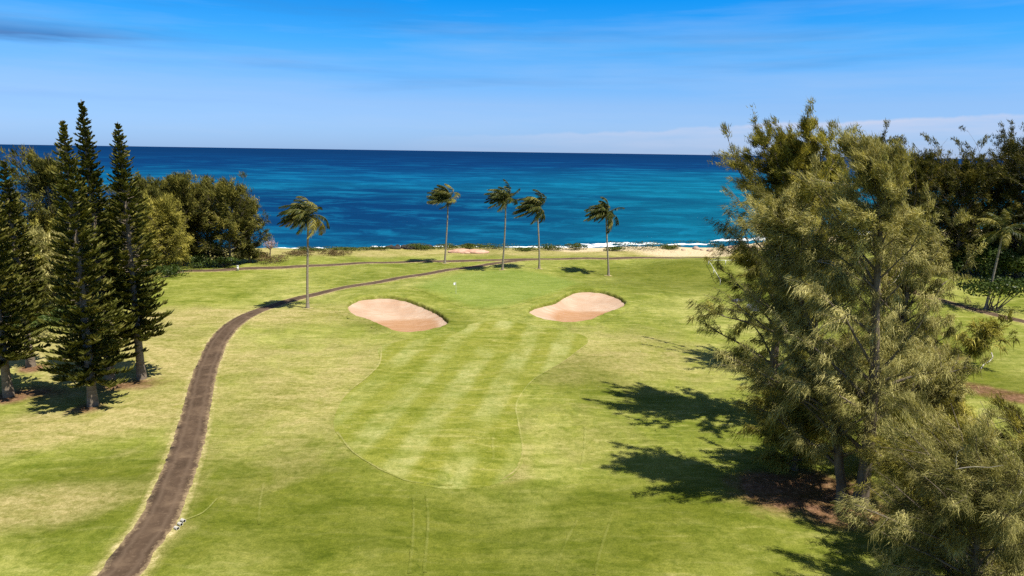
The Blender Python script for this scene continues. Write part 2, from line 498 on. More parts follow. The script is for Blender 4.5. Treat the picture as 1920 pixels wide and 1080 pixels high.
def copy_tree(src, loc, rz, scale, label, group=None):
    c = src.copy(); scene.collection.objects.link(c)
    c.location = loc; c.rotation_euler = (0, 0, rz); c.scale = scale
    c['label'] = label
    if group: c['group'] = group
    for ch in list(src.children):
        d = ch.copy(); scene.collection.objects.link(d); d.parent = c
        for g in list(ch.children):
            e = g.copy(); scene.collection.objects.link(e); e.parent = d
    return c


def norm(a):
    a = np.asarray(a, float)
    return a / np.maximum(np.linalg.norm(a, axis=-1, keepdims=True), 1e-9)


def catmull(P, n=8, closed=False):
    P = np.asarray(P, float)
    if closed:
        Q = np.vstack([P[-1], P, P[0], P[1]])
    else:
        Q = np.vstack([2 * P[0] - P[1], P, 2 * P[-1] - P[-2]])
    out = []
    for i in range(1, len(Q) - 2):
        a, b, c, d = Q[i - 1], Q[i], Q[i + 1], Q[i + 2]
        for t in np.linspace(0, 1, n, endpoint=False):
            out.append(0.5 * (2 * b + (c - a) * t + (2 * a - 5 * b + 4 * c - d) * t * t + (3 * b - a - 3 * c + d) * t ** 3))
    if not closed:
        out.append(P[-1])
    return np.array(out)


def tube(P, rad, n=6, caps=True):
    P = np.asarray(P, float); rad = np.broadcast_to(np.asarray(rad, float), (len(P),))
    T = norm(np.gradient(P, axis=0))
    ref = np.array([0.0, 0, 1]) if abs(T[:, 2]).mean() < 0.8 else np.array([1.0, 0, 0])
    A = norm(np.cross(T, ref)); B = np.cross(T, A)
    th = np.arange(n) * 2 * np.pi / n
    V = P[:, None] + rad[:, None, None] * (np.cos(th)[None, :, None] * A[:, None] + np.sin(th)[None, :, None] * B[:, None])
    i = np.arange(len(P) - 1)[:, None] * n; j = np.arange(n)[None]; j2 = (j + 1) % n
    F = np.stack([i + j, i + j2, i + n + j2, i + n + j], -1).reshape(-1, 4)
    V = V.reshape(-1, 3)
    if caps:
        k = len(V)
        V = np.vstack([V, P[0], P[-1]])
        e = (len(P) - 1) * n
        c0 = np.stack([j[0], np.full(n, k), np.full(n, k), j2[0]], -1)
        c1 = np.stack([e + j[0], e + j2[0], np.full(n, k + 1), np.full(n, k + 1)], -1)
        return [(V, F), ('caps', V, np.vstack([c0[:, [0, 1, 3]], c1[:, [0, 1, 2]]]))]
    return [(V, F)]


def tubes_parts(lst, n=6):
    """list of (P, rad) -> parts without caps, all in one array"""
    Vs, Fs, off = [], [], 0
    for P, rad in lst:
        (V, F), = tube(P, rad, n, caps=False)
        Vs.append(V); Fs.append(F + off); off += len(V)
    return [(np.concatenate(Vs), np.concatenate(Fs))]


def box(c, s, rz=0.0):
    c = np.asarray(c, float); s = np.asarray(s, float) / 2
    V = np.array([[x, y, z] for x in (-1, 1) for y in (-1, 1) for z in (-1, 1)]) * s
    ca, sa = math.cos(rz), math.sin(rz)
    V = np.stack([V[:, 0] * ca - V[:, 1] * sa, V[:, 0] * sa + V[:, 1] * ca, V[:, 2]], -1) + c
    F = np.array([[0, 1, 3, 2], [4, 6, 7, 5], [0, 4, 5, 1], [2, 3, 7, 6], [0, 2, 6, 4], [1, 5, 7, 3]])
    return (V, F)


def strands(P, D, L, droop, width, tint, rng, nseg=3, wind=(0, 0, 0), flat=None):
    """thin tapering ribbons that start at P along D and bend down (or up)"""
    N = len(P)
    D = norm(D)
    W = norm(np.cross(D, rng.normal(size=(N, 3)) if flat is None else flat)) * (np.broadcast_to(width, (N,))[:, None] / 2)
    V = np.zeros((N, 2 * nseg + 1, 3))
    wind = np.asarray(wind, float)
    prof = [0.75, 1.0, 0.8, 0.6]
    for k in range(nseg + 1):
        t = k / nseg
        c = P + D * (L * t)[:, None] + wind * (L * t * t)[:, None]
        c[:, 2] -= droop * L * t * t
        if k < nseg:
            V[:, 2 * k] = c - W * prof[k]; V[:, 2 * k + 1] = c + W * prof[k]
        else:
            V[:, 2 * k] = c
    b = (np.arange(N) * (2 * nseg + 1))[:, None]
    Q = [b + np.array([[2 * k, 2 * k + 1, 2 * k + 3, 2 * k + 2]]) for k in range(nseg - 1)]
    Tn = b + np.array([[2 * nseg - 2, 2 * nseg - 1, 2 * nseg]])
    Vf = V.reshape(-1, 3); tv = np.repeat(tint, 2 * nseg + 1)
    out = []
    if Q:
        # quads and the tip triangles share vertices: emit two parts, second with its own copy of the tip
        out.append((Vf, np.concatenate(Q), tv))
        tip = V[:, 2 * nseg - 2:].reshape(-1, 3)
        out.append((tip, np.arange(len(tip)).reshape(-1, 3), np.repeat(tint, 3)))
    else:
        out.append((Vf, Tn, tv))
    return out


# ------------------------------------------------------------------ terrain
CR = np.array(CAM_ROT)


def ray(u, v):
    return CR @ np.array([(u - 960) / FOC, (540 - v) / FOC, -1.0])


def flat(u, v, z=0.0):
    d = ray(u, v)
    t = (z - CAM_H) / d[2]
    return np.array([d[0] * t, d[1] * t])


def sstep(a, b, x):
    t = np.clip((x - a) / (b - a), 0, 1)
    return t * t * (3 - 2 * t)


SEA_Z = -3.0
_sp = np.array([flat(u, v, SEA_Z) for u, v in ((-300, 466), (100, 466), (500, 466), (740, 464), (860, 463), (960, 464), (1100, 464), (1300, 463), (1420, 452), (1600, 440), (1800, 432), (2100, 425))])
SH_X, SH_Y = _sp[:, 0], _sp[:, 1]


def shore_y(x):
    return np.interp(x, SH_X, SH_Y)


class Blob:
    """closed outline around a centre, with a polar radius"""
    rag = 0.0

    def __init__(self, px, n=6):
        P = catmull([flat(*q) for q in px], n, closed=True)
        self.c = P.mean(0)
        d = P - self.c
        th = np.arctan2(d[:, 1], d[:, 0]); r = np.hypot(d[:, 0], d[:, 1])
        o = np.argsort(th)
        self.th, self.r = th[o], r[o]

    def radius(self, th):
        return np.interp(th, self.th, self.r, period=2 * np.pi) * (1 + self.rag * (np.sin(17 * th + 1) + 0.7 * np.sin(29 * th) + 0.6 * np.sin(47 * th + 2)))

    def rho(self, X, Y):
        dx, dy = X - self.c[0], Y - self.c[1]
        return np.hypot(dx, dy) / self.radius(np.arctan2(dy, dx))


bunkers = [
    Blob([(650, 575), (664, 566), (690, 562), (740, 562), (780, 569), (820, 584), (841, 602), (838, 610), (815, 619), (775, 624), (745, 621), (715, 608), (690, 598), (662, 590)]),
    Blob([(989, 584), (1005, 576), (1038, 568), (1055, 557), (1075, 549), (1105, 547), (1140, 551), (1165, 560), (1174, 569), (1165, 577), (1140, 585), (1125, 592), (1105, 601), (1070, 605), (1030, 602), (1000, 594)]),
]
for _b in bunkers:
    _b.rag = 0.008
fairway = Blob([(715, 648), (712, 678), (692, 704), (655, 732), (634, 762), (626, 802), (650, 840), (700, 874), (762, 901), (830, 912), (900, 909), (950, 895), (976, 870), (981, 840), (973, 795), (968, 762), (985, 730), (1015, 704), (1062, 676), (1102, 645), (1085, 626), (1000, 612), (930, 604), (870, 612), (800, 630)], 5)
green = Blob([(765, 545), (800, 526), (860, 512), (940, 507), (1020, 512), (1080, 524), (1096, 538), (1060, 548), (1010, 562), (960, 577), (915, 583), (870, 578), (820, 562)])


def gauss(X, Y, u, v, sx, sy, a):
    c = flat(u, v)
    return a * np.exp(-((X - c[0]) / sx) ** 2 - ((Y - c[1]) / sy) ** 2)


def hraw(X, Y):
    X = np.asarray(X, float); Y = np.asarray(Y, float)
    h = 0.16 * np.sin(X * 0.13 + 1.0) * np.sin(Y * 0.10 + 0.4) + 0.10 * np.sin(X * 0.23 - Y * 0.19) + 0.05 * np.sin(X * 0.5 + Y * 0.31)
    h = h + gauss(X, Y, 930, 535, 20, 20, 0.35)
    h = h + gauss(X, Y, 745, 552, 9, 4, 0.45) + gauss(X, Y, 1110, 538, 10, 4, 0.45)
    h = h + gauss(X, Y, 1325, 500, 9, 9, 1.5) - gauss(X, Y, 1225, 520, 12, 9, 0.7)
    h = h + gauss(X, Y, 250, 930, 8, 6, 0.25) - gauss(X, Y, 500, 950, 6, 6, 0.35)
    ys = shore_y(X)
    t = sstep(ys - 24, ys + 4, Y)
    h = h * (1 - t) - t * 4.4
    h = h - 6.0 * sstep(ys + 3, ys + 60, Y)
    return h


def bunker_floor(b, X, Y):
    rho = b.rho(X, Y)
    return hraw(X, Y) - 0.30 - 1.25 * (1 - np.clip(rho, 0, 1) ** 2) ** 0.8 + 0.05 * np.sin(X * 1.1 + Y * 0.7) * (1 - np.clip(rho, 0, 1))


def hterr(X, Y):
    h = hraw(X, Y)
    for b in bunkers:
        h = np.where(b.rho(X, Y) < 1.08, h - 1.6, h)
    return h


def G(u, v):
    """ground point seen at a photo pixel"""
    z = 0.0
    for _ in range(25):
        p = flat(u, v, z)
        z = 0.6 * float(hraw(p[0], p[1])) + 0.4 * z
    return np.array([p[0], p[1], float(hraw(p[0], p[1]))])


def height_to(p, v):
    """height of a vertical at p whose top stands at photo row v"""
    lo, hi = 0.0, 60.0
    for _ in range(40):
        m = (lo + hi) / 2
        q = CR.T @ (np.array([p[0], p[1], p[2] + m]) - np.array([0, 0, CAM_H]))
        row = 540 - FOC * q[1] / -q[2]
        if row > v: lo = m
        else: hi = m
    return m


paths = {
    'main': [(150, 1130), (222, 1080), (252, 1035), (293, 981), (324, 911), (350, 841), (368, 770), (384, 700), (395, 673), (410, 640), (440, 607), (480, 585), (530, 568), (573, 556.5), (641, 540.5), (739, 523.5), (843, 506), (910, 497), (965, 489.5), (1010, 486.5)],
    'coast': [(120, 516), (330, 509), (480, 503), (584, 498.5), (687, 493), (817, 490), (891, 488.6), (960, 487), (1016, 486), (1113, 484.6), (1238, 483.5), (1330, 483), (1440, 484), (1560, 490)],
    'east': [(1640, 520), (1740, 556), (1800, 573), (1860, 589), (1920, 603), (2020, 622)],
}
path_xy = {k: catmull([G(*q)[:2] for q in v], 10) for k, v in paths.items()}


def dist_poly(X, Y, P):
    d = np.full(np.shape(X), 1e9)
    for a, b in zip(P[:-1], P[1:]):
        ab = b - a
        t = np.clip(((X - a[0]) * ab[0] + (Y - a[1]) * ab[1]) / max(ab @ ab, 1e-9), 0, 1)
        d = np.minimum(d, np.hypot(X - a[0] - t * ab[0], Y - a[1] - t * ab[1]))
    return d


def spot(X, Y, u, v, rx, ry, rot=0.0):
    c = G(u, v)
    dx, dy = X - c[0], Y - c[1]
    ca, sa = math.cos(rot), math.sin(rot)
    r = np.hypot((dx * ca + dy * sa) / rx, (-dx * sa + dy * ca) / ry)
    return np.clip(1.25 - 0.75 * r, 0, 1)


def ground_masks(X, Y, fair=0.0, grn=0.0, verge=None, line=0.0):
    X = np.asarray(X, float); Y = np.asarray(Y, float)
    soil = np.zeros_like(X); dry = np.zeros_like(X); lush = np.zeros_like(X); sand = np.zeros_like(X)
    mx = np.maximum
    for a in ((1510, 925, 5.5, 3.0, 0.2), (1590, 965, 3.5, 2, 0), (1440, 905, 3.0, 2.0, 0)):
        soil = mx(soil, spot(X, Y, *a))
    for a in ((170, 765, 2.2, 1.8, 0), (240, 722, 4, 2.2, 0.3), (70, 735, 3.5, 2.0, 0), (20, 745, 3, 2, 0), (60, 690, 2, 2, 0)):
        soil = mx(soil, 0.80 * spot(X, Y, *a))
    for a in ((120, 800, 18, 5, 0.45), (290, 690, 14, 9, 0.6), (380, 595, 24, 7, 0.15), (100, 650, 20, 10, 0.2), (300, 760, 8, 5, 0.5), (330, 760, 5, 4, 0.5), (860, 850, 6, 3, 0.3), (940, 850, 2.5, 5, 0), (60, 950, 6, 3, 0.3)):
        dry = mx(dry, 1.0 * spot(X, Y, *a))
    dry = mx(dry, 0.72 * spot(X, Y, 590, 720, 12, 22)); dry = mx(dry, 0.70 * spot(X, Y, 1150, 660, 15, 14)); dry = mx(dry, 0.6 * spot(X, Y, 480, 740, 8, 16)); dry = mx(dry, 0.5 * spot(X, Y, 1060, 820, 9, 10))  # broad pale patches: a sunlit wash put into the central turf colour
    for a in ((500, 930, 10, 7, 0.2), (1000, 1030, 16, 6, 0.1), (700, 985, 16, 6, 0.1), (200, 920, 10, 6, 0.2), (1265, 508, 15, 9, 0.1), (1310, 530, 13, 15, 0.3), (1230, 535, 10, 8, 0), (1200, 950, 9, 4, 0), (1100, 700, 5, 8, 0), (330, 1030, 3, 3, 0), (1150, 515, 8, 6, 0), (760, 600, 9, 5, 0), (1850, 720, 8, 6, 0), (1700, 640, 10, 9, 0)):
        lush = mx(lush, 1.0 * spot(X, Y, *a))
    for a in ((1860, 735, 2.2, 6.0, 0.75), (1750, 660, 3, 4, 0.5)):
        soil = mx(soil, 0.9 * spot(X, Y, *a))
    ys = shore_y(X)
    sand = mx(sand, sstep(ys - 7, ys - 3, Y) * 1.0)
    right = sstep(0, 16, X)
    sand = mx(sand, right * sstep(ys - 34, ys - 24, Y) * sstep(-2, 4, Y - np.interp(X, path_xy['coast'][:, 0], path_xy['coast'][:, 1])) * 0.85)
    sand = mx(sand, spot(X, Y, 1290, 474, 12, 9))
    dry = mx(dry, sstep(ys - 42, ys - 30, Y) * 0.95)
    # dry, trodden strips along the paths
    near = np.minimum(np.minimum(dist_poly(X, Y, path_xy['main'][::4]), dist_poly(X, Y, path_xy['coast'][::4])), dist_poly(X, Y, path_xy['east'][::4]))
    dry = mx(dry, 0.75 * np.clip(1.6 - near / 1.7, 0, 1))
    on = np.ones_like(X)
    A = np.stack([soil, dry, lush, sand], -1)
    B = np.stack([on * fair, on * grn, (on * 0 if verge is None else verge), on * line], -1)
    return {'ground_a': A, 'ground_b': B}


def grid_faces(nx, ny):
    i = np.arange(ny - 1)[:, None] * nx + np.arange(nx - 1)[None]
    return np.stack([i, i + 1, i + nx + 1, i + nx], -1).reshape(-1, 4)


xs = np.concatenate([np.arange(-900, -150, 12.0), np.arange(-150, 190, 1.0), np.arange(190, 900, 12.0)])
yv = np.concatenate([np.arange(-700, 4, 12.0), np.arange(4, 280, 1.0), np.arange(280, 330, 8.0)])
X, Y = np.meshgrid(xs, yv)
Z = hterr(X, Y)
V = np.stack([X, Y, Z], -1).reshape(-1, 3)
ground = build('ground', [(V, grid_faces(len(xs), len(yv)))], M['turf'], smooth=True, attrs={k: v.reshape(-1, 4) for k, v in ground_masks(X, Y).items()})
tag(ground, 'yellow-green mown grass ground of the golf course', kind='structure')


def polar_sheet(name, blob, rhos, zfun, mat, nth=160, attrs=None, centre=True):
    th = np.linspace(-np.pi, np.pi, nth, endpoint=False)
    rr = blob.radius(th)
    Vs = []
    rh = []
    for k, r in enumerate(rhos):
        x = blob.c[0] + np.cos(th) * rr * r; y = blob.c[1] + np.sin(th) * rr * r
        Vs.append(np.stack([x, y, zfun(x, y, r, k)], -1)); rh.append(np.full(nth, r))
    V = np.concatenate(Vs); rh = np.concatenate(rh)
    j = np.arange(nth); j2 = (j + 1) % nth
    F = np.concatenate([np.stack([k * nth + j, k * nth + j2, (k + 1) * nth + j2, (k + 1) * nth + j], -1) for k in range(len(rhos) - 1)])
    a = attrs(V[:, 0], V[:, 1], rh) if attrs else None
    return build(name, [(V, F[:, ::-1])], mat, smooth=True, attrs=a)


# mown areas: sheets lying on the turf
ring = [1.0, 0.97, 0.93, 0.88, 0.8, 0.7, 0.6, 0.5, 0.4, 0.3, 0.2, 0.1, 0.004]
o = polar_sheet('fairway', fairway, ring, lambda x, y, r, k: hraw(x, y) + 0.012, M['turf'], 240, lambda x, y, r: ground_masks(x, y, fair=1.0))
tag(o, 'mown fairway with pale mower bands', kind='structure')
apron = Blob([(735, 548), (790, 520), (860, 506), (950, 501), (1040, 508), (1110, 525), (1130, 540), (1080, 556), (1040, 580), (1000, 605), (930, 615), (870, 605), (840, 585), (790, 562)])
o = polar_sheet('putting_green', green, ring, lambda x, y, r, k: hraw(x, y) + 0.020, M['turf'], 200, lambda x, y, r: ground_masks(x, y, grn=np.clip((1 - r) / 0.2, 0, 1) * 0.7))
tag(o, 'smooth bright putting green between the two bunkers', kind='structure')

for b, lab in zip(bunkers, ('kidney-shaped sand bunker with an orange floor beside the cart path', 'two-lobed pale pink sand bunker on the side toward the big wispy tree')):
    o = polar_sheet('bunker_lip', b, [1.34, 1.2, 1.1, 1.03, 1.0, 0.985, 0.975],
                    lambda x, y, r, k: hraw(x, y) + (0.014, 0.05, 0.10, 0.14, 0.10, -0.10, -0.42)[k], M['turf'], 220,
                    lambda x, y, r: ground_masks(x, y, verge=np.where(r < 0.999, 0.0, 0.0)))
    tag(o, 'grass lip round a sand bunker', kind='structure')
    fl = lambda x, y, r: {'floor': np.clip(1.35 - 1.0 * np.hypot((x - b.c[0] - 1.0) / 5.6, (y - b.c[1] + 2.4) / 5.6), 0, 1) * np.clip((0.97 - r) / 0.12, 0, 1)}
    o = polar_sheet('sand_bunker', b, [0.995, 0.96, 0.9, 0.82, 0.73, 0.63, 0.52, 0.41, 0.3, 0.2, 0.1, 0.004], lambda x, y, r, k: bunker_floor(b, x, y), M['bunker'], 200, fl)
    tag(o, lab, kind='structure')


def ribbon(name, P, offs, mat, attrs=None, rng=None, wob=0.0):
    """strip along a ground line; offs = list of (side distance, lift)"""
    P = np.asarray(P, float)
    T = norm(np.gradient(P, axis=0)); Nn = np.stack([-T[:, 1], T[:, 0]], -1)
    cols, es = [], []
    for s, z in offs:
        w = s + (rng.normal(size=len(P)) * wob if rng is not None and abs(s) > 0.4 * max(abs(q[0]) for q in offs) else 0)
        x = P[:, 0] + Nn[:, 0] * w; y = P[:, 1] + Nn[:, 1] * w
        cols.append(np.stack([x, y, hraw(x, y) + z], -1)); es.append(np.full(len(P), abs(s)))
    n = len(offs)
    V = np.stack(cols, 1).reshape(-1, 3); E = np.stack(es, 1).ravel()
    F = grid_faces(n, len(P))
    return build(name, [(V, F)], mat, smooth=False, attrs=attrs(V[:, 0], V[:, 1], E) if attrs else None)


def resample(P, step):
    P = np.asarray(P, float)
    s = np.concatenate([[0], np.cumsum(np.hypot(*np.diff(P, axis=0).T))])
    q = np.arange(0, s[-1], step)
    return np.stack([np.interp(q, s, P[:, 0]), np.interp(q, s, P[:, 1])], -1)


rng0 = np.random.default_rng(5)
for k, wdt, lab in (('main', 1.12, 'brown asphalt cart path curving past the palm to the shore'), ('coast', 1.25, 'brown asphalt path running along the shore'), ('east', 1.0, 'grey-brown asphalt path beyond the big wispy trees')):
    P = resample(path_xy[k], 0.45)
    lift = 0.0 if k != 'main' else 0.006
    vg = lambda x, y, e: ground_masks(x, y, verge=np.clip(1.25 - (e - wdt) / 0.45 * 1.25, 0, 1) * 0.9)
    tag(ribbon('path_verge', P, [(-wdt - 0.5, 0.010 + lift), (-wdt - 0.25, 0.018 + lift), (-wdt + 0.05, 0.024 + lift), (wdt - 0.05, 0.024 + lift), (wdt + 0.25, 0.018 + lift), (wdt + 0.5, 0.010 + lift)], M['turf'], vg), 'worn pale grass verge of a cart path', kind='structure')
    ew = lambda x, y, e: {'edge': e / (wdt + 0.03)}
    tag(ribbon('cart_path', P, [(-wdt, 0.016 + lift), (-wdt + 0.06, 0.045 + lift), (-wdt * 0.5, 0.055 + lift), (0, 0.060 + lift), (wdt * 0.5, 0.055 + lift), (wdt - 0.06, 0.045 + lift), (wdt, 0.016 + lift)], M['path'], ew, rng0, 0.05), lab, kind='structure')

# pale mowing edges and faint wheel tracks in the turf
lines = [
    ([(715, 650), (712, 680), (690, 705), (655, 732)], 0.07, 0.9), ([(632, 810), (660, 845), (705, 875), (760, 900), (800, 907)], 0.07, 0.9),
    ([(800, 907), (850, 911)], 0.09, 0.5), ([(940, 900), (968, 880), (979, 855), (980, 835), (972, 790), (968, 760), (982, 732), (1008, 706), (1060, 676), (1102, 645)], 0.06, 0.9),
    ([(340, 978), (365, 968), (385, 958), (408, 934)], 0.07, 1.0), ([(800, 920), (803, 980), (795, 1079)], 0.08, 0.42), ([(776, 930), (775, 1000), (768, 1079)], 0.08, 0.38),
    ([(495, 905), (487, 950), (486, 985)], 0.08, 0.45), ([(1098, 800), (1096, 840), (1090, 880)], 0.09, 0.5), ([(905, 880), (925, 860), (924, 825), (930, 800)], 0.10, 0.5),
    ([(1085, 970), (1060, 1020), (1040, 1079)], 0.08, 0.35), ([(1150, 960), (1130, 1020), (1115, 1079)], 0.08, 0.35),
]
for px, w, s in lines:
    inside = px[0][0] in (905,)
    s *= 0.5 if s > 0.6 else 0.36; w *= 1.3
    P = resample(catmull([G(*q)[:2] for q in px], 8), 0.35)
    nn = len(P)
    vg = lambda x, y, e: ground_masks(x, y, line=np.where(e < 1e-6, s * np.repeat(np.sin(np.pi * np.linspace(0.03, 0.97, nn)) ** 0.5, 3), 0.0), fair=1.0 if inside else 0.0)
    tag(ribbon('mown_edge', P, [(-w, 0.026), (0, 0.032), (w, 0.026)], M['turf'], vg, rng0, 0.02), 'thin pale line in the turf', kind='structure')

# sea
sx = np.concatenate([-np.geomspace(300, 60000, 30)[::-1], np.arange(-250, 251, 50.0), np.geomspace(300, 60000, 30)])
sy = np.concatenate([-np.geomspace(100, 60000, 12)[::-1], np.array([0.0, 50]), np.geomspace(100, 60000, 60)])
X, Y = np.meshgrid(sx, sy)
o = build('sea', [(np.stack([X, Y, np.full_like(X, SEA_Z)], -1).reshape(-1, 3), grid_faces(len(sx), len(sy)))], M['sea'], smooth=True)
tag(o, 'deep blue and turquoise sea', kind='structure')


def noise2(x, y, seed, octs=4, f=1.0):
    r = np.random.default_rng(seed)
    v = 0.0; a = 1.0
    for _ in range(octs):
        for _ in range(3):
            t = r.uniform(0, 2 * np.pi); p = r.uniform(0, 6.28)
            v = v + a / 3 * np.sin(f * (x * math.cos(t) + y * math.sin(t)) + p)
        f *= 2.1; a *= 0.55
    return v


# breaking surf: low lumpy ridges of foam on the water
def surf(u0, v0, u1, v1, width, hgt, seed):
    a, b = flat(u0, v0, SEA_Z), flat(u1, v1, SEA_Z)
    n = max(8, int(np.hypot(*(b - a)) / 0.35)); m = 12
    t = np.linspace(0, 1, n)[:, None]; s = np.linspace(-1, 1, m)[None]
    d = norm(b - a); nn = np.array([-d[1], d[0]])
    taper = np.sin(np.pi * t) ** 0.5
    wv = width * taper * (1 + 0.5 * noise2(t * 30, s * 0, seed))
    cx = noise2(t * 18, 0 * t, seed + 1) * width * 0.4
    X = a[0] + (b - a)[0] * t + nn[0] * (s * wv + cx); Y = a[1] + (b - a)[1] * t + nn[1] * (s * wv + cx)
    Zp = hgt * (1 - s ** 2) * taper * (0.6 + 0.5 * noise2(X * 1.2, Y * 1.2, seed + 2)) - 0.05 - 0.10 * np.abs(s) + SEA_Z
    o = build('surf', [(np.stack([X, Y, Zp], -1).reshape(-1, 3), grid_faces(m, n))], M['foam'], smooth=True)
    tag(o, 'white breaking surf along the shore', kind='stuff')


for i, a in enumerate(((930, 463, 1120, 464, 1.3, 0.35), (1040, 463, 1180, 460, 1.6, 0.4), (1080, 458, 1250, 457, 2.6, 0.45), (1240, 459, 1345, 457, 1.8, 0.35), (690, 463, 770, 463, 0.9, 0.4), (780, 462, 900, 463, 1.0, 0.5), (470, 466, 640, 465.5, 1.5, 0.35), (1330, 452, 1480, 447, 2.6, 0.8), (1560, 444, 1700, 436, 5, 1.2))):
    surf(*a, seed=40 + i)

# ------------------------------------------------------------------ plants
def casuarina(name, label, H, Rc, seed, n_prim=70, n_sec=8, n_spr=5, n_str=14, width=0.05, length=0.9, nseg=3, base=0.15, lean=(0, 0), leaf='ironleaf',
              trunk_r=0.35, stems=1, wind=(-0.22, 0.08, 0), peak=0.35, loc=(0, 0, 0), group=None, twigs=0, cat='tree', top=0.16, gaps=0.0, taper=1.25, droop=1.0, shoots=8, uneven=0.26, rise=30):
    rng = np.random.default_rng(seed)
    root = thing(name, label, cat, loc, 0, group)
    wood, SP, SD, ST, SL, owner = [], [], [], [], [], []
    spine = []
    for s in range(stems):
        n = 14
        z = np.linspace(0, 1, n)
        off = rng.normal(size=2) * 0.35 * (stems > 1)
        drift = np.cumsum(rng.normal(size=(n, 2)) * 0.012 * H * 0.5, axis=0)
        hs = H * (1.0 if s == 0 else rng.uniform(0.72, 0.92))
        P = np.stack([off[0] * (1 + 4 * z) + drift[:, 0] * z + lean[0] * z ** 1.4, off[1] * (1 + 4 * z) + drift[:, 1] * z + lean[1] * z ** 1.4, z * hs - 0.15], -1)
        rad = trunk_r * (1 - z) ** 0.8 * (1.0 if s == 0 else 0.75) + 0.03
        rad[0] *= 1.35
        spine.append((P, rad, hs)); wood.append((P, rad))
    golden = 2.399963
    blocked = [(rng.uniform(0, 6.28), rng.uniform(base, 0.9)) for _ in range(int(gaps))]
    for i in range(n_prim):
        P, rad, hs = spine[i % stems]
        s = base + (0.985 - base) * ((i + rng.uniform(0, 1)) / n_prim) ** 0.85
        az_ = i * golden + rng.normal() * 0.35
        if any(abs((az_ - ga + np.pi) % (2 * np.pi) - np.pi) < 0.5 and abs(s - gs) < 0.07 for ga, gs in blocked):
            continue
        p0 = np.array([np.interp(s, np.linspace(0, 1, len(P)), P[:, k]) for k in range(3)])
        prof = (s / peak) ** 0.5 if s < peak else top + (1 - top) * (1 - ((s - peak) / (1 - peak)) ** taper)
        Lh = Rc * prof * (0.92 + uneven * rng.uniform(-1.6, 1.25))
        el = R(rise + (62 - rise) * s + rng.normal() * 9)
        Lb = Lh / max(math.cos(el), 0.45)
        d = np.array([math.cos(az_) * math.cos(el), math.sin(az_) * math.cos(el), math.sin(el)])
        t = np.linspace(0, 1, 6)[:, None]
        sag = np.array([wind[0] * 0.5, wind[1] * 0.5, 0.12 if s > 0.5 else -0.06])
        B = p0 + d * Lb * t + sag * Lb * t ** 2 + np.cumsum(rng.normal(size=(6, 3)) * 0.03 * Lb, axis=0) * t
        r0 = max(0.02, np.interp(s, np.linspace(0, 1, len(P)), rad) * 0.42)
        wood.append((B, np.linspace(r0, 0.012, 6))); owner.append(i % stems)
        bt = rng.normal() * 0.13
        for j in range(n_sec):
            tj = rng.uniform(0.12, 1.0) ** 0.8
            q = np.array([np.interp(tj, t[:, 0], B[:, k]) for k in range(3)])
            dd = norm(d + rng.normal(size=3) * 0.55 + np.array([0, 0, 0.15]))
            Ls = (0.15 * Lb + 0.65) * rng.uniform(0.6, 1.35)
            tt = np.linspace(0, 1, 3)[:, None]
            Sg = q + dd * Ls * tt + np.array([wind[0], wind[1], -0.12]) * Ls * tt ** 2
            wood.append((Sg, np.array([max(0.012, r0 * 0.35), 0.012, 0.006]))); owner.append(i % stems)
            u = rng.uniform(0.15, 1.0, n_spr)[:, None]
            sp = q + dd * Ls * u + np.array([wind[0], wind[1], -0.12]) * Ls * u ** 2
            SP.append(sp); SD.append(np.tile(dd, (n_spr, 1))); ST.append(np.full(n_spr, bt) + rng.normal() * 0.16); SL.append(np.full(n_spr, 1.0))
    # short sprays close to the stems
    for P, rad, hs in spine:
        k = int(n_prim * 1.6)
        zz = rng.uniform(base + 0.10, 0.60, k)
        tp = np.stack([np.interp(zz, np.linspace(0, 1, len(P)), P[:, c]) for c in range(3)], -1)
        aa = rng.uniform(0, 6.283, k); rr_ = rng.uniform(0.2, 0.22 * Rc, k)
        od = np.stack([np.cos(aa), np.sin(aa), 0.3 + 0 * aa], -1)
        SP.append(tp + od * rr_[:, None]); SD.append(norm(od)); ST.append(rng.normal(size=k) * 0.12)
    # upright shoots that make the ragged top
    tops = [B for B, r_ in wood[stems:] if len(B) == 6 and B[-1, 2] > 0.62 * H]
    for _ in range(shoots if tops else 0):
        B = tops[rng.integers(len(tops))]
        q0 = B[rng.integers(2, 6)]
        Lq = rng.uniform(0.06, 0.15) * H
        t = np.linspace(0, 1, 5)[:, None]
        C = q0 + np.array([rng.normal() * 0.12, rng.normal() * 0.12, 1.0]) * Lq * t + np.array([wind[0], wind[1], 0]) * Lq * 0.4 * t ** 2
        wood.append((C, np.linspace(0.03, 0.01, 5))); owner.append(0)
        k = int(Lq / 0.16)
        u = rng.uniform(0.1, 1, k)
        SP.append(np.stack([np.interp(u, t[:, 0], C[:, c]) for c in range(3)], -1) + rng.normal(size=(k, 3)) * 0.10 * (1.1 - u)[:, None])
        SD.append(norm(rng.normal(size=(k, 3)) * 0.5 + [0, 0, 0.9])); ST.append(rng.normal(size=k) * 0.12)
    # leading shoots
    SP = np.concatenate(SP); SD = np.concatenate(SD); ST = np.concatenate(ST)
    for P, rad, hs in spine:
        k = 26
        zz = rng.uniform(0.88, 1.0, k)
        tp = np.stack([np.interp(zz, np.linspace(0, 1, len(P)), P[:, c]) for c in range(3)], -1)
        SP = np.vstack([SP, tp]); SD = np.vstack([SD, norm(rng.normal(size=(k, 3)) * 0.5 + [0, 0, 1.0])]); ST = np.concatenate([ST, rng.normal(size=k) * 0.1])
    kz = H / max(np.percentile(SP[:, 2], 99.6), 1e-3)
    SP[:, 2] *= kz
    wood = [(P * np.array([1, 1, kz]), r_) for P, r_ in wood]
    ns = len(SP)
    idx = np.repeat(np.arange(ns), n_str)
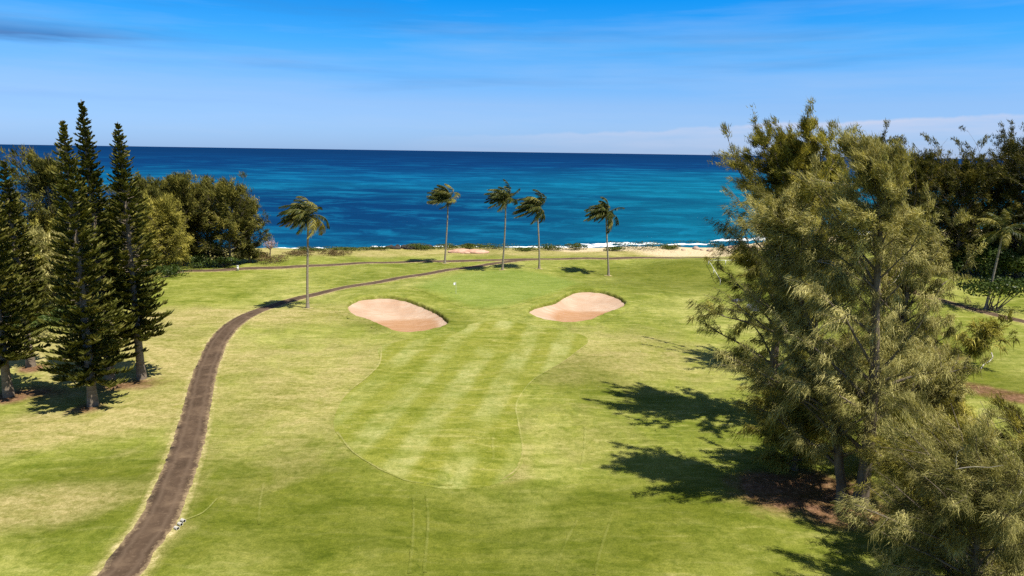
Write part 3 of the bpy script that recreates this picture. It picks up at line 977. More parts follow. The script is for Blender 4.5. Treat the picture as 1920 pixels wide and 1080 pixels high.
    spd = norm(SD + rng.normal(size=(ns, 3)) * 0.5 + np.array([0, 0, 0.55]))
    D = norm(spd[idx] + rng.normal(size=(len(idx), 3)) * 0.50 + np.array([0, 0, 1.0]) * (0.7 * sstep(0.62, 0.95, SP[idx, 2] / H))[:, None])
    L = length * rng.uniform(0.55, 1.25, len(idx)) * np.repeat(rng.uniform(0.75, 1.25, ns), n_str)
    tint = np.clip(0.45 + np.repeat(ST * 1.3 + rng.normal(size=ns) * 0.18, n_str) + rng.normal(size=len(idx)) * 0.10, 0, 1)
    jitter = rng.normal(size=(len(idx), 3)) * (0.13 if width < 0.1 else 0.22)
    leaf_parts = strands(SP[idx] + jitter, D, L, rng.uniform(0.7, 1.5, len(idx)) * droop * (1 - 0.85 * sstep(0.62, 0.95, SP[idx, 2] / H)), width * rng.uniform(0.7, 1.3, len(idx)), tint, rng, nseg, wind)
    trunk = build('trunk', tubes_parts(wood[:stems], 8), M['bark'], root, smooth=True)
    for q in range(stems):
        build('limbs', tubes_parts([w for w, c in zip(wood[stems:], owner) if c == q], 4), M['bark'], trunk, smooth=True)['kind'] = 'stuff'
    build('crown', leaf_parts, M[leaf], root)
    if twigs:
        for _ in range(twigs):
            tw = []
            q = SP[rng.integers(len(SP))] * np.array([0.9, 0.9, 1])
            for _ in range(3):
                d = norm(rng.normal(size=3) + [0, 0, 0.2])
                t = np.linspace(0, 1, 5)[:, None]
                tw.append((q + d * rng.uniform(0.8, 2.0) * t + np.cumsum(rng.normal(size=(5, 3)) * 0.07, 0), np.linspace(0.028, 0.008, 5)))
            build('dead_branch', tubes_parts(tw, 4), M['twig'], root)
    return root


def norfolk(name, label, H, Rc, seed, loc, clear=2.5, group=None, thin=0.35):
    rng = np.random.default_rng(seed)
    root = thing(name, label, 'pine tree', loc, 0, group)
    z = np.linspace(0, 1, 16)
    bend = np.cumsum(rng.normal(size=(16, 2)) * 0.02, axis=0)
    P = np.stack([bend[:, 0], bend[:, 1], z * H - 0.15 * (z == 0)], -1)
    rad = 0.36 * (1 - z) ** 0.85 + 0.03; rad[0] = 0.50; rad[1] *= 1.0
    trunk = build('trunk', tubes_parts([(P, rad)], 10), M['pinebark'], root, smooth=True)
    wood, SP, SD, SL, STt, SF = [], [], [], [], [], []
    zc = clear; k = 0
    while zc < H - 0.15:
        s = (zc - clear) / (H - clear)
        nb = 8 if s < 0.85 else 6
        length = Rc * (0.80 + 0.22 * math.sin(min(s / 0.18, 1) * 1.57)) * (1 - s) ** 1.12 + 0.30 * min(1, (1 - s) * 9)
        wh = rng.uniform(0.82, 1.12)
        for j in range(nb):
            if rng.uniform() < 0.10 and s < 0.8:
                continue
            a = j * 2 * np.pi / nb + k * 0.9 + rng.normal() * 0.14
            Lb = length * rng.uniform(0.60, 1.15) * wh
            el0 = R(-6 + 32 * s + rng.normal() * 5)
            d = np.array([math.cos(a), math.sin(a), math.tan(el0)])
            c = np.array([np.interp(zc / H, z, P[:, 0]), np.interp(zc / H, z, P[:, 1]), zc + rng.normal() * 0.08])
            t = np.linspace(0, 1, 5)[:, None]
            B = c + d * Lb * t + np.array([0, 0, 0.16]) * Lb * t ** 3
            wood.append((B, np.linspace(0.045 if s < 0.7 else 0.025, 0.012, 5)))
            nt = max(4, int(Lb / 0.11))
            lo_t = thin if 0.30 < s < 0.70 else 0.12
            if s > 0.78: lo_t = 0.0
            tt = rng.uniform(lo_t, 1.0, nt * 2)
            q = np.stack([np.interp(tt, t[:, 0], B[:, m]) for m in range(3)], -1)
            sd = np.where(np.arange(nt * 2) % 2 == 0, 1.0, -1.0)
            side = np.array([-math.sin(a), math.cos(a), 0])
            dd = norm(side[None] * sd[:, None] * rng.uniform(0.4, 1.0, (nt * 2, 1)) + np.array([math.cos(a), math.sin(a), 0])[None] * 0.75 + np.array([0, 0, 0.28])[None] + rng.normal(size=(nt * 2, 3)) * 0.15)
            SP.append(q); SD.append(dd)
            SL.append((0.20 + 0.36 * (1 - s)) * rng.uniform(0.6, 1.25, nt * 2) * (0.85 + 0.30 * tt))
            STt.append(np.clip(0.40 + rng.normal() * 0.12 + rng.normal(size=nt * 2) * 0.14 + 0.10 * (0.25 < s < 0.7), 0, 1))
        zc += (0.50 - 0.24 * s) * rng.uniform(0.85, 1.15)
        k += 1
    SP = np.concatenate(SP); SD = np.concatenate(SD); SL = np.concatenate(SL); STt = np.concatenate(STt)
    parts = []
    for rep in range(2):
        parts += strands(SP, SD, SL, -0.35, np.full(len(SP), 0.15), STt, rng, 3)
    build('limbs', tubes_parts(wood, 4), M['pinebark'], trunk, smooth=True)['kind'] = 'stuff'
    build('crown', parts, M['pineleaf'], root)
    return root


def palm(name, label, loc, head_h, seed, nf=20, flen=3.6, wind=(-0.9, 0.15), lean=(0.0, 0.0), group=None, droop=0.55, ring_soil=True):
    rng = np.random.default_rng(seed)
    root = thing(name, label, 'palm tree', loc, 0, group)
    n = 24
    z = np.linspace(0, 1, n)
    P = np.stack([lean[0] * z ** 1.3 + 0.25 * np.sin(z * 2.4 + seed), lean[1] * z ** 1.3 + 0.15 * np.cos(z * 2.0 + seed), z * head_h - 0.1 * (z == 0)], -1)
    P[:, :2] -= P[0, :2]
    rad = 0.17 - 0.05 * z + 0.13 * np.exp(-z * 16) + 0.008 * (np.arange(n) % 2)
    build('trunk', tubes_parts([(P, rad)], 10), M['palmbark'], root, smooth=True)
    hd = P[-1]
    # crown shaft and coconuts
    nuts = []
    for i in range(7):
        a = i * 0.9 + seed
        c = hd + np.array([math.cos(a) * 0.26, math.sin(a) * 0.26, -0.22 - 0.12 * (i % 2)])
        zz = np.linspace(-1, 1, 6)
        nuts.append((c + np.stack([zz * 0, zz * 0, zz * 0.17], -1), 0.135 * np.sqrt(np.clip(1 - zz ** 2, 0.02, 1))))
    build('coconuts', tubes_parts(nuts, 6), M['drybrush'], root, smooth=True)['kind'] = 'stuff'
    w = np.array([wind[0], wind[1], 0.0])
    for i in range(nf):
        a = i * 2.399963 + rng.normal() * 0.25
        age = (i + 0.5) / nf                              # young upright -> old hanging
        el = R(78 - 92 * age + rng.normal() * 8)
        L = flen * rng.uniform(0.82, 1.12) * (0.8 if age < 0.15 else 1.0)
        d = np.array([math.cos(a) * math.cos(el), math.sin(a) * math.cos(el), math.sin(el)])
        m = 11
        pts = [hd + np.array([0, 0, 0.05])]
        dirs = [d]
        for k in range(m - 1):
            t = (k + 1) / (m - 1)
            d = norm(d + (w * 0.20 + np.array([0, 0, -droop * 0.20])) * (0.5 + t))
            dirs.append(d); pts.append(pts[-1] + d * L / (m - 1))
        Q = np.array(pts); D = np.array(dirs)
        rach = tubes_parts([(Q, np.linspace(0.045, 0.008, m))], 3)
        nl = 34
        tl = np.linspace(0.12, 1.0, nl)
        q = np.stack([np.interp(tl, np.linspace(0, 1, m), Q[:, c]) for c in range(3)], -1)
        dl = norm(np.stack([np.interp(tl, np.linspace(0, 1, m), D[:, c]) for c in range(3)], -1))
        side = norm(np.cross(dl, np.array([0, 0, 1.0]) + rng.normal(size=3) * 0.1))
        ll = (0.95 * np.sin(np.pi * np.clip(tl * 0.86 + 0.12, 0, 1)) ** 0.7 + 0.12) * 0.85
        parts = [(rach[0][0], rach[0][1], np.full(len(rach[0][0]), 0.9))]
        old = 0.28 * (age > 0.82)
        base_t = np.clip(0.40 + rng.normal() * 0.14 + old + (0.35 if rng.uniform() < 0.14 else 0), 0, 1)
        for s in (-1, 1):
            ld = norm(side * s + dl * 0.75 + w * 0.35 + np.array([0, 0, -0.25]) + rng.normal(size=(nl, 3)) * 0.12)
            parts += strands(q, ld, ll * rng.uniform(0.85, 1.1, nl), np.full(nl, 0.55), np.full(nl, 0.125), np.clip(base_t + rng.normal(size=nl) * 0.10, 0, 1), rng, 2, wind=w * 0.35)
        build('frond', parts, M['palmleaf'], root)
    return root


def leafy(name, label, loc, size, seed, n=2500, leaf=0.22, mat='shrub', cat='shrub', group=None, lumps=9, trunk=None, flat_top=0.7):
    """shrub or small broadleaf tree: leaves spread over overlapping lumps"""
    rng = np.random.default_rng(seed)
    root = thing(name, label, cat, loc, rng.uniform(0, 6.28) if trunk is None else 0, group)
    size = np.asarray(size, float)
    C = rng.normal(size=(lumps, 3)) * 0.36; C[:, 2] = rng.uniform(0.25, 0.75, lumps)
    r = rng.uniform(0.28, 0.50, lumps)
    k = rng.integers(lumps, size=n)
    d = norm(rng.normal(size=(n, 3)) + [0, 0, 0.35])
    P = C[k] + d * (r[k] * rng.uniform(0.55, 1.05, n) ** 0.5)[:, None] * np.array([1, 1, flat_top])
    P[:, 2] = np.abs(P[:, 2])
    z0 = 0.0 if trunk is None else trunk
    P = P * np.array([size[0], size[1], size[2] - z0]) + [0, 0, z0]
    tint = np.clip(0.42 + rng.normal(size=lumps)[k] * 0.10 + rng.normal(size=n) * 0.16, 0, 1)
    nrm = norm(d + rng.normal(size=(n, 3)) * 0.6)
    A = norm(np.cross(nrm, rng.normal(size=(n, 3)))); B = np.cross(nrm, A)
    ls = leaf * rng.uniform(0.6, 1.4, n)[:, None]
    V = np.stack([P - A * ls * 0.5, P + B * ls * 0.28 + nrm * ls * 0.06, P + A * ls * 0.5, P - B * ls * 0.28 + nrm * ls * 0.06], 1).reshape(-1, 3)
    build('crown', [(V, np.arange(4 * n).reshape(-1, 4), np.repeat(tint, 4))], M[mat], root)
    wood = []
    for i in range(min(lumps, 7)):
        e = C[i] * [size[0], size[1], size[2] - z0] + [0, 0, z0]
        b = np.array([rng.normal() * 0.05 * size[0], rng.normal() * 0.05 * size[1], -0.1])
        t = np.linspace(0, 1, 5)[:, None]
        wood.append((b + (e - b) * t + np.array([0, 0, 0.15]) * np.sin(np.pi * t) + np.cumsum(rng.normal(size=(5, 3)) * 0.05, 0) * t, np.linspace(0.05 if trunk is None else 0.12, 0.015, 5)))
    build('stems', tubes_parts(wood, 5), M['bark'], root, smooth=True)
    return root


# --- Norfolk pines on the left
pine_specs = [
    (175, 760, 225, 3.5, 'Norfolk pine with widest low boughs, its trunk standing nearest the brown cart path bend', 2.2),
    (208, 716, 186, 3.1, 'tallest Norfolk pine, its trunk hidden between two others', 2.4),
    (265, 710, 228, 3.0, 'Norfolk pine with a pale bare upper trunk, on reddish litter closest to the dry slope', 4.2),
    (58, 686, 300, 2.8, 'slim Norfolk pine on a tall clean trunk in front of the olive ironwoods', 5.2),
    (16, 742, 215, 3.4, 'Norfolk pine with a thick pale trunk base beside a patch of red soil', 3.2),
]
for i, (u, v, vt, rc, lab, clr) in enumerate(pine_specs):
    p = G(u, v)
    norfolk('norfolk_pine', lab, height_to(p, vt), rc, 100 + i, p, clr, 'Norfolk pines beside the cart path', (0.35, 0.35, 0.62, 0.3, 0.3)[i])

# --- coconut palms
palm_specs = [
    (577, 578, 412, 'coconut palm standing beside the brown cart path, clear of the others', 32, 4.0, (-0.95, 0.1), 0.65),
    (834, 494, 381, 'coconut palm rooted at the edge of the shore path, fronds swept sideways', 32, 4.3, (-1.3, 0.1), 0.25),
    (942, 506, 379, 'tall coconut palm where the two paths join', 26, 4.0, (-0.8, 0.2), 0.45),
    (1011, 504, 398, 'coconut palm with ragged fronds next to the path junction palm', 34, 4.4, (-1.2, 0.0), 0.6),
    (1141, 517, 408, 'coconut palm behind the two-lobed bunker', 28, 4.0, (-0.8, 0.1), 0.65),
]
for i, (u, v, vh, lab, nf, fl_, wd, dr) in enumerate(palm_specs):
    p = G(u, v)
    palm('coconut_palm', lab, p, height_to(p, vh - 7), 11 + i, nf, fl_, wd, ((0.1, 0.1), (0.3, 0.2), (0.5, -0.2), (-0.2, 0.3), (-0.5, 0.1))[i], 'coconut palms along the green', dr)
    th = np.linspace(0, 2 * np.pi, 20, endpoint=False)
    rr = 0.75 * (1 + 0.15 * np.sin(3 * th + i))
    x = np.concatenate([[p[0]], p[0] + np.cos(th) * rr]); y = np.concatenate([[p[1]], p[1] + np.sin(th) * rr])
    V = np.stack([x, y, hraw(x, y) + np.concatenate([[0.06], np.full(20, 0.035)])], -1)
    j = np.arange(20)
    tag(build('bare_soil', [(V, np.stack([np.zeros(20, int), 1 + j, 1 + (j + 1) % 20], -1))], M['turf'], attrs=ground_masks(x, y, verge=np.full(21, 0.9))), 'pale worn ring of soil round a palm trunk', kind='structure')
p = G(1848, 580)
palm('coconut_palm', 'slender coconut palm in front of the dark ironwood wood beside the grey path', p, height_to(p, 432), 31, 18, 4.2, (-0.15, 0.1), (0.5, 0.2), None, 0.6)

# --- the big wispy ironwoods on the right
def iron(u, v, vt, Rc, seed, label, **kw):
    p = G(u, v)
    return casuarina('ironwood_tree', label, height_to(p, vt), Rc, seed, loc=p, **kw)


nearp = dict(n_spr=10, nseg=1)
iron(1440, 788, 232, 5.1, 201, 'tallest ironwood tree with ragged upright top standing over the fairway', n_prim=125, n_sec=10, n_str=16, width=0.065, length=0.42, base=0.05, trunk_r=0.40, peak=0.36, gaps=22, twigs=4, lean=(0.4, 0), top=0.26, shoots=16, uneven=0.30, **nearp)
iron(1588, 948, 268, 5.6, 202, 'big double-trunked ironwood tree on bare reddish litter', n_prim=160, n_sec=10, n_str=16, width=0.055, length=0.40, base=0.13, trunk_r=0.42, stems=2, peak=0.28, leaf='irongrey', gaps=20, twigs=8, lean=(-4.4, 0), top=0.12, taper=0.85, shoots=12, uneven=0.28, **nearp)
iron(1690, 745, 385, 4.8, 203, 'greyish ironwood tree behind the double-trunked one', n_prim=106, n_sec=9, n_str=13, width=0.072, length=0.44, base=0.14, trunk_r=0.30, leaf='irongrey', gaps=10, lean=(-1.2, 0), top=0.25, **nearp)
iron(1520, 700, 300, 5.6, 204, 'olive ironwood tree behind the tallest one', n_prim=104, n_sec=8, n_str=11, width=0.08, length=0.48, base=0.06, trunk_r=0.34, gaps=8, **nearp)
iron(1815, 1170, 800, 4.5, 205, 'low bushy ironwood tree in the near corner in front of the double trunk', n_prim=92, n_sec=8, n_spr=10, n_str=20, width=0.036, length=0.36, nseg=1, base=0.06, trunk_r=0.2, leaf='irongrey', twigs=5, top=0.4, gaps=8)
iron(1975, 1080, 770, 4.2, 206, 'yellowish bushy ironwood tree in the near corner below the dirt track', n_prim=92, n_sec=8, n_spr=10, n_str=20, width=0.036, length=0.36, nseg=1, base=0.06, trunk_r=0.22, twigs=5, top=0.35, gaps=8)
iron(1695, 885, 655, 4.2, 207, 'small grey ironwood tree between the double trunk and the dirt track', n_prim=92, n_sec=8, n_str=15, width=0.052, length=0.38, base=0.05, trunk_r=0.2, leaf='irongrey', gaps=8, **nearp)
iron(1740, 1035, 795, 2.8, 211, 'narrow yellow-olive ironwood tree between the double trunk and the near corner', n_prim=64, n_sec=7, n_str=15, width=0.046, length=0.38, base=0.05, trunk_r=0.16, gaps=4, **nearp)
iron(1760, 885, 700, 2.6, 208, 'small yellowish ironwood tree on the bank of the dirt track', n_prim=60, n_sec=7, n_str=15, width=0.052, length=0.38, base=0.05, trunk_r=0.16, **nearp)
iron(1490, 880, 700, 3.6, 210, 'dense shaded low ironwood tree crowding beside the double trunk', n_prim=70, n_sec=8, n_str=12, width=0.065, length=0.42, base=0.05, trunk_r=0.2, peak=0.4, gaps=8, **nearp)
p = G(1806, 690)
casuarina('ironwood_sapling', 'thin leaning ironwood sapling on the grass near the white hose', height_to(p, 588), 2.6, 209, n_prim=22, n_sec=5, n_spr=4, n_str=8, width=0.07, length=0.7, base=0.25, lean=(2.2, 0), trunk_r=0.13, loc=p, wind=(0.1, 0, 0))

# --- dark ironwood wood on the far right (far enough for coarser sprays)
far = dict(droop=0.45, n_prim=84, n_sec=7, n_spr=7, n_str=7, width=0.16, length=0.60, nseg=1, shoots=14)
protoA = None
dark_specs = [(1700, 510, 285, 8.4, 'near end of the dark wood behind the grey ironwood'), (1790, 512, 262, 8.4, 'second from the grey ironwood in its wood'),
              (1905, 520, 240, 9.0, 'tallest crown of its wood, behind the slender palm'), (1985, 528, 238, 9.0, 'end of the dark wood past the slender palm')]
for i, (u, v, vt, rc, lab) in enumerate(dark_specs):
    iron(u, v, vt, rc, 220 + i, 'dark ironwood tree at the ' + lab if i in (0, 3) else 'dark ironwood tree, ' + lab, leaf='irondark', base=0.04, trunk_r=0.35, group='dark wood behind the slender palm', top=0.22, **far)
srcs = [o for o in scene.objects if o.name.startswith('ironwood_tree') and str(o.get('label', '')).startswith('dark')]
extra = [(1690, 497, 1.0, 'dark ironwood tree in the rearmost row, seen between the grey ironwood and the wood'), (1800, 501, 1.0, 'dark ironwood tree in the rearmost row, over the foot shrubs'), (1880, 505, 1.0, 'dark ironwood tree in the rearmost row, close behind the palm crown'), (1650, 500, 1.0, 'dark ironwood tree behind the grey ironwood, in the back row'), (1745, 503, 0.95, 'dark ironwood tree in the back row of the dark wood, above the small broadleaf tree'), (1850, 507, 1.0, 'dark ironwood tree in the back row of the dark wood, behind the slender palm crown'), (1945, 512, 1.05, 'dark ironwood tree in the back row of the dark wood, beyond the palm'), (2060, 520, 1.05, 'dark ironwood tree at the far end of the back row')]
for i, (u, v, s, lab) in enumerate(extra):
    copy_tree(srcs[i % len(srcs)], G(u, v), 1.3 + i, (s, s, s * 0.97), lab, 'dark wood behind the slender palm')
for i, (u, v, w_, h_, lab) in enumerate(((1775, 510, 6.0, 5.4, 'dark shrub at the foot of the wood, nearest the grey ironwood'), (1822, 516, 6.5, 6.4, 'dark shrub at the foot of the wood, before the slender palm trunk'), (1885, 520, 6.5, 6.0, 'dark shrub at the foot of the wood, behind the slender palm trunk'), (1945, 527, 6.5, 6.0, 'dark shrub at the foot of the wood, past the broadleaf tree'))):
    leafy('undergrowth_shrub', lab, G(u, v), (w_ * 1.5, w_, h_), 300 + i, 4200, 0.42, 'broad', group='shrubs under the dark wood')
leafy('broadleaf_tree', 'low spreading glossy broadleaf tree beside the slender palm', G(1858, 582), (8.5, 4.5, 5.2), 311, 2300, 0.42, 'broad', 'tree', trunk=1.6, lumps=12)

# --- ironwoods and pines' neighbours on the left
left_specs = [
    (432, 498, 335, 5.4, 'ironwood tree at the seaward end of the row, dark stems showing', 'ironmid'), (468, 492, 372, 4.1, 'smaller open ironwood tree at the edge of the row nearest the pink bare tree', 'ironmid'),
    (392, 494, 335, 5.1, 'dense ironwood tree second from the seaward end of the row', 'ironmid'), (345, 498, 330, 5.6, 'ironwood tree in the middle of the row with a dead pale top', 'ironmid'),
    (318, 512, 372, 4.9, 'bright olive ironwood tree low in front of the row', 'ironleaf'), (285, 505, 335, 5.6, 'olive ironwood tree just behind the pale-trunked pine', 'ironmid'),
    (120, 560, 285, 5.9, 'tall ragged ironwood tree rising behind the three pines', 'ironmid'), (70, 575, 410, 5.6, 'yellow-olive ironwood tree between the slim pine and the three pines', 'ironleaf'),
    (15, 590, 385, 5.9, 'yellow-olive ironwood tree behind the slim pine', 'ironleaf'), (210, 560, 400, 5.4, 'olive ironwood tree showing between the pines', 'ironmid'),
    (-40, 600, 410, 5.9, 'yellow-olive ironwood tree at the outer end behind the pines', 'ironleaf'), (110, 600, 430, 4.9, 'pale olive ironwood tree low behind the pines', 'irongrey'),
]
for i, (u, v, vt, rc, lab, lf) in enumerate(left_specs):
    iron(u, v, vt, rc, 240 + i, lab, leaf=lf, base=0.06, trunk_r=0.25, group='ironwoods behind the Norfolk pines', gaps=4, **far)
lsrc = [o for o in scene.objects if o.get('group') == 'ironwoods behind the Norfolk pines']
for i, (u, v, k, s_, lab) in enumerate(((250, 500, 0, 0.92, 'back-row ironwood tree behind the pale-trunked pine'), (370, 491, 2, 0.85, 'back-row ironwood tree in the middle of the row'), (305, 496, 3, 0.9, 'back-row ironwood tree behind the bright olive one'), (165, 545, 5, 0.85, 'back-row ironwood tree hidden among the three pines'), (95, 565, 4, 0.95, 'back-row olive ironwood tree beside the tall ragged one'), (40, 610, 7, 0.75, 'short yellow-olive ironwood tree behind the slim pine trunk'))):
    copy_tree(lsrc[k], G(u, v), 0.7 + 1.1 * i, (s_ * 1.1, s_ * 1.1, s_), lab, 'ironwoods behind the Norfolk pines')
for i, (u, v, w_, h_, lab) in enumerate(((365, 503, 3.4, 2.6, 'dark shrub under the middle of the ironwood row'), (420, 501, 3.0, 2.2, 'dark shrub under the seaward end of the ironwood row'), (310, 520, 3.0, 2.4, 'green shrub under the bright olive ironwood'), (60, 620, 4.0, 3.0, 'green shrub behind the slim pine trunk'), (140, 610, 4.0, 3.0, 'green shrub behind the three pines'))):
    leafy('undergrowth_shrub', lab, G(u, v), (w_ * 1.3, w_, h_), 330 + i, 1500, 0.3, 'broad', group='shrubs under the left ironwoods')

# --- bare pink tree, brush and shore shrubs
p = G(506, 482)
root = thing('bare_tree', 'small leafless pinkish tree above dark brush by the sea', 'tree', p)
rng = np.random.default_rng(77)
wood = []; SP = []; SD = []
hh = height_to(p, 444)
wood.append((np.stack([np.linspace(0, 0.2, 6), np.linspace(0, 0.1, 6), np.linspace(-0.1, hh * 0.55, 6)], -1), np.linspace(0.16, 0.09, 6)))
for i in range(26):
    a = i * 2.4; el = R(rng.uniform(15, 80))
    d = np.array([math.cos(a) * math.cos(el), math.sin(a) * math.cos(el), math.sin(el)])
    t = np.linspace(0, 1, 5)[:, None]
    b0 = np.array([0.12, 0.06, hh * rng.uniform(0.3, 0.55)])
    B = b0 + d * hh * rng.uniform(0.35, 0.5) * t + np.cumsum(rng.normal(size=(5, 3)) * 0.06, 0)
    wood.append((B, np.linspace(0.05, 0.012, 5)))
    for _ in range(14):
        k = rng.integers(1, 5); SP.append(B[k]); SD.append(norm(d + rng.normal(size=3) * 0.6))
build('trunk', tubes_parts(wood, 5), M['pinebark'], root, smooth=True)
SP = np.array(SP); SD = np.array(SD)
build('twigs', strands(SP, SD, rng.uniform(0.4, 0.9, len(SP)), -0.1, np.full(len(SP), 0.05), rng.uniform(0.2, 1, len(SP)), rng, 2), M['pinktwig'], root)
for u, v, w_, h_, lab in ((512, 492, 4.8, 1.7, 'brown dry brush at the foot of the bare pinkish tree'), (560, 478, 5.5, 0.9, 'low brown brush strip seaward of the shore path'), (490, 482, 2.6, 1.3, 'small olive brush clump beside the bare pinkish tree'), (620, 476, 5.0, 0.7, 'thin low brush behind the shore path near the first palm')):
    leafy('brush', lab, G(u, v), (w_, w_ * 0.6, h_), int(u), 1300, 0.22, 'drybrush', 'shrub', 'dry brush by the shore', lumps=12)

shore_shrubs = [
    (1035, 469, 5.5, 2.6, 1.4, 'rounded green shore shrub between two palm trunks'), (1080, 468, 3.6, 2.2, 1.6, 'small upright green shore shrub on the sand'), (1198, 468, 8.5, 4.0, 1.9, 'broad dark green shore shrub on the beach sand'),
    (1150, 470, 3.5, 2.0, 1.0, 'little green shrub beside the broad shore shrub'), (1312, 463, 8.5, 4.5, 2.2, 'bright green mounded shore shrub beside the open sand'), (920, 467, 6.5, 2.6, 1.3, 'flat green shore shrub near the red earth mound'),
    (790, 468, 6.0, 2.5, 1.5, 'dark green shore shrub next to the black rocks'), (840, 467, 4.5, 2.4, 1.0, 'low green shore shrub behind the shore path palm'), (640, 469, 6.0, 2.2, 0.8, 'low green shrub strip on the shore bank'), (580, 470, 6.0, 2.2, 0.8, 'low green shrub strip near the first palm'),
    (705, 468, 5.5, 2.0, 0.7, 'low pale green shrub strip before the black rocks'), (880, 466, 3.0, 2.0, 1.2, 'dark green bush behind the red earth mound'), (985, 470, 3.0, 1.8, 0.7, 'small low shrub on the beach by the surf'), (1255, 467, 3.0, 2.0, 1.0, 'small shrub on the rocky end of the beach'),
]
for i, (u, v, sx_, sy_, sz_, lab) in enumerate(shore_shrubs):
    r_ = leafy('shore_shrub', lab, G(u, v), (sx_ * 0.85, sy_, sz_), 400 + i, 1500, 0.24, 'shrub', group='shore shrubs', lumps=14)
    r_.rotation_euler = (0, 0, 0)


def rock(name, label, loc, size, seed, mat='rock', group=None):
    rng = np.random.default_rng(seed)
    n, m = 14, 9
    th = np.linspace(0, 2 * np.pi, n, endpoint=False)[None]; ph = np.linspace(0.02, np.pi - 0.02, m)[:, None]
    d = np.stack([np.cos(th) * np.sin(ph), np.sin(th) * np.sin(ph), np.cos(ph) + 0 * th], -1)
    r = 1 + 0.30 * noise2(d[..., 0] * 2 + d[..., 2], d[..., 1] * 2 - d[..., 2], seed, 3, 1.3)
    V = (d * r[..., None] * np.asarray(size) / 2)
    V[..., 2] += size[2] * 0.15
    i = np.arange(m - 1)[:, None] * n; j = np.arange(n)[None]; j2 = (j + 1) % n
    F = np.stack([i + j, i + n + j, i + n + j2, i + j2], -1).reshape(-1, 4)
    top_ = np.stack([j[0], j2[0], np.full(n, 0)], -1)
    o = build(name, [(V.reshape(-1, 3), F)], M[mat])
    o.location = loc
    return tag(o, label, 'rock', group)


rng = np.random.default_rng(9)
for i in range(9):
    u = 728 + i * 9.5 + rng.uniform(-3, 3)
    rock('lava_rock', 'black lava rock on the water line beside the dark shore shrub', G(u, 466 + rng.uniform(-1, 1)), (rng.uniform(1.2, 2.4), rng.uniform(1.0, 2.0), rng.uniform(0.7, 1.3)), 500 + i, 'rock', 'black rocks at the water line')
for i in range(12):
    u = 1250 + i * 17 + rng.uniform(-5, 5)
    rock('beach_rock', 'pale pinkish rock at the end of the beach behind the fence', G(u, 466 + rng.uniform(-4, 6)), (rng.uniform(0.9, 2.0), rng.uniform(0.8, 1.6), rng.uniform(0.5, 1.1)), 520 + i, 'palerock', 'pale rocks at the end of the beach')
for i, (u, v) in enumerate(((862, 473), (893, 474), (872, 475))):
    rock('earth_mound', ('reddish bare earth mound behind the shore path', 'reddish earth mound beside the dark bush', 'small reddish clod between the two earth mounds')[i], G(u, v), ((5, 3, 1.0), (5.5, 3, 1.1), (2, 1.5, 0.6))[i], 540 + i, 'redearth')
for i, (u, v, s) in enumerate(((1383, 566, (1.5, 1.0, 0.8)), (1412, 582, (2.0, 1.4, 1.5)))):
    rock('boulder', ('small blue-grey boulder at the tallest ironwood', 'larger blue-grey boulder behind the tallest ironwood')[i], G(u, v), s, 550 + i, 'bluerock')

# --- white rail fence by the end of the beach
fr = thing('rail_fence', 'thin white rail fence turning down the bank behind the tallest ironwood', 'fence', G(1328, 497))
base_p = G(1328, 497)
runs = [[G(1328, 497), G(1360, 497), G(1400, 497), G(1450, 498)], [G(1328, 497), G(1338, 514), G(1350, 535)]]
for r_ in runs:
    pts = np.array(r_)
    for a, b in zip(pts[:-1], pts[1:]):
        t = np.linspace(0, 1, 4)[:, None]
        build('rail', tubes_parts([((a + (b - a) * t) - base_p + [0, 0, 0.95], 0.04)], 6), M['white'], fr)
    for q in pts[(1 if r_ is runs[1] else 0):]:
        build('post', [box(q - base_p + [0, 0, 0.45], (0.1, 0.1, 0.98))], M['white'], fr)

# --- flag on the green
p = G(855, 551)
fs = thing('golf_flag', 'white flag on a thin pole in the putting green', 'flag', p)
hf = height_to(p, 529)
build('pole', tubes_parts([(np.array([[0, 0, -0.1], [0, 0, hf * 0.5], [0, 0, hf]]), 0.022)], 6), M['white'], fs, smooth=True)
n = 7
t = np.linspace(0, 1, n)
top_ = np.stack([-t * 0.42, 0.08 * np.sin(t * 5), hf - 0.02 - 0.10 * t], -1); bot = np.stack([-t * 0.38, 0.06 * np.sin(t * 5 + 0.6), hf - 0.44 - 0.02 * t], -1)
Vf = np.vstack([top_, bot, top_ + [0, 0.012, 0], bot + [0, 0.012, 0]])
j = np.arange(n - 1)
Ff = np.vstack([np.stack([j, j + 1, n + j + 1, n + j], -1), np.stack([2 * n + j, 3 * n + j, 3 * n + j + 1, 2 * n + j + 1], -1)])
build('flag', [(Vf, Ff)], M['flag'], fs, smooth=True)
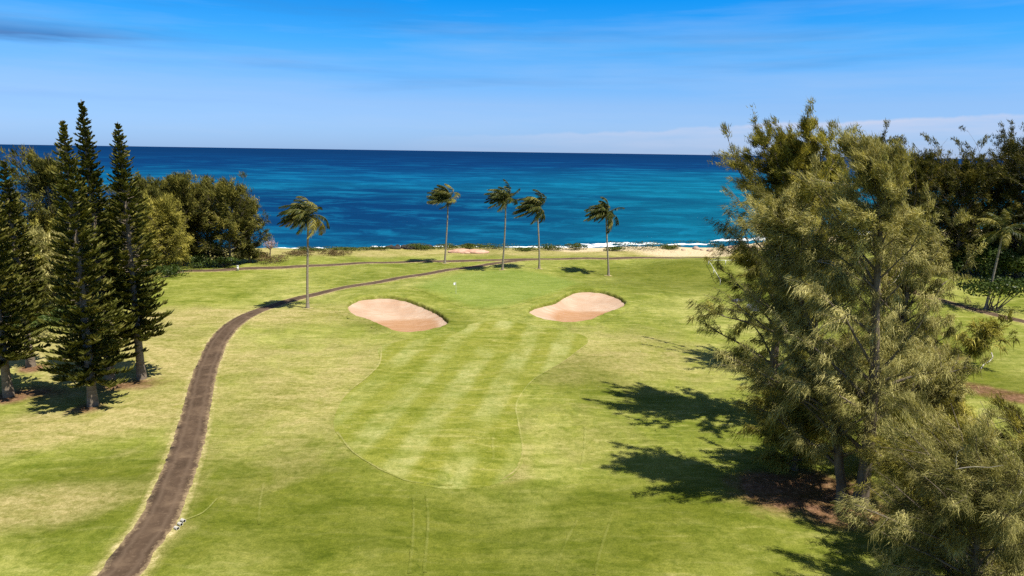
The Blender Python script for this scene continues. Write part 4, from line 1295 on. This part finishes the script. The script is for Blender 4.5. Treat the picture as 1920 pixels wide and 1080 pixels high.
th = np.linspace(0, 2 * np.pi, 16, endpoint=False)
build('cup', [(np.vstack([[[0, 0, 0.026]], np.stack([np.cos(th) * 0.07, np.sin(th) * 0.07, np.full(16, 0.026)], -1)]), np.stack([np.zeros(16, int), 1 + np.arange(16), 1 + (np.arange(16) + 1) % 16], -1))], M['black'], fs)

# --- three short white pipes beside the path
for i, (u, v) in enumerate(((334, 994), (340.5, 986.5), (346, 980))):
    p = G(u, v)
    pr = thing('pipe_section', 'short white pipe with a dark open end lying in the grass by the cart path', 'pipe', p, R(-28), 'white pipe ends beside the path')
    L = 0.26
    build('barrel', tubes_parts([(np.array([[-L, 0, 0.10], [0, 0, 0.10]]), 0.105)], 14), M['dullwhite'], pr, smooth=True)
    # rim ring
    th = np.linspace(0, 2 * np.pi, 14, endpoint=False)
    ro = np.stack([np.zeros(14), np.cos(th) * 0.105, 0.10 + np.sin(th) * 0.105], -1); ri = np.stack([np.zeros(14), np.cos(th) * 0.085, 0.10 + np.sin(th) * 0.085], -1)
    j = np.arange(14); j2 = (j + 1) % 14
    build('rim', [(np.vstack([ro, ri]) + [0.003, 0, 0], np.stack([j, j2, 14 + j2, 14 + j], -1))], M['white'], pr)
    build('bore', [(np.vstack([[[-0.03, 0, 0.10]], ri + [-0.03, 0, 0]]), np.stack([np.zeros(14, int), 1 + j, 1 + j2], -1))], M['black'], pr)

# --- white hose on the right, marker post by the shore path
P = catmull([G(*q) for q in ((1839, 692), (1845, 684), (1855, 678), (1861, 671), (1859, 662))], 6)
P[:, 2] = hraw(P[:, 0], P[:, 1]) + 0.05
o = build('garden_hose', tubes_parts([(P, 0.055)], 8), M['dullwhite'], None, smooth=True)
tag(o, 'curved white hose lying on the grass near the leaning sapling', 'hose')
p = G(446, 508)
mp = thing('marker_post', 'short white marker post beside the shore path', 'post', p)
build('post', [box((0, 0, 0.45), (0.30, 0.16, 1.0))], M['white'], mp)
build('cap', [box((0, 0, 0.985), (0.38, 0.24, 0.06))], M['white'], mp)
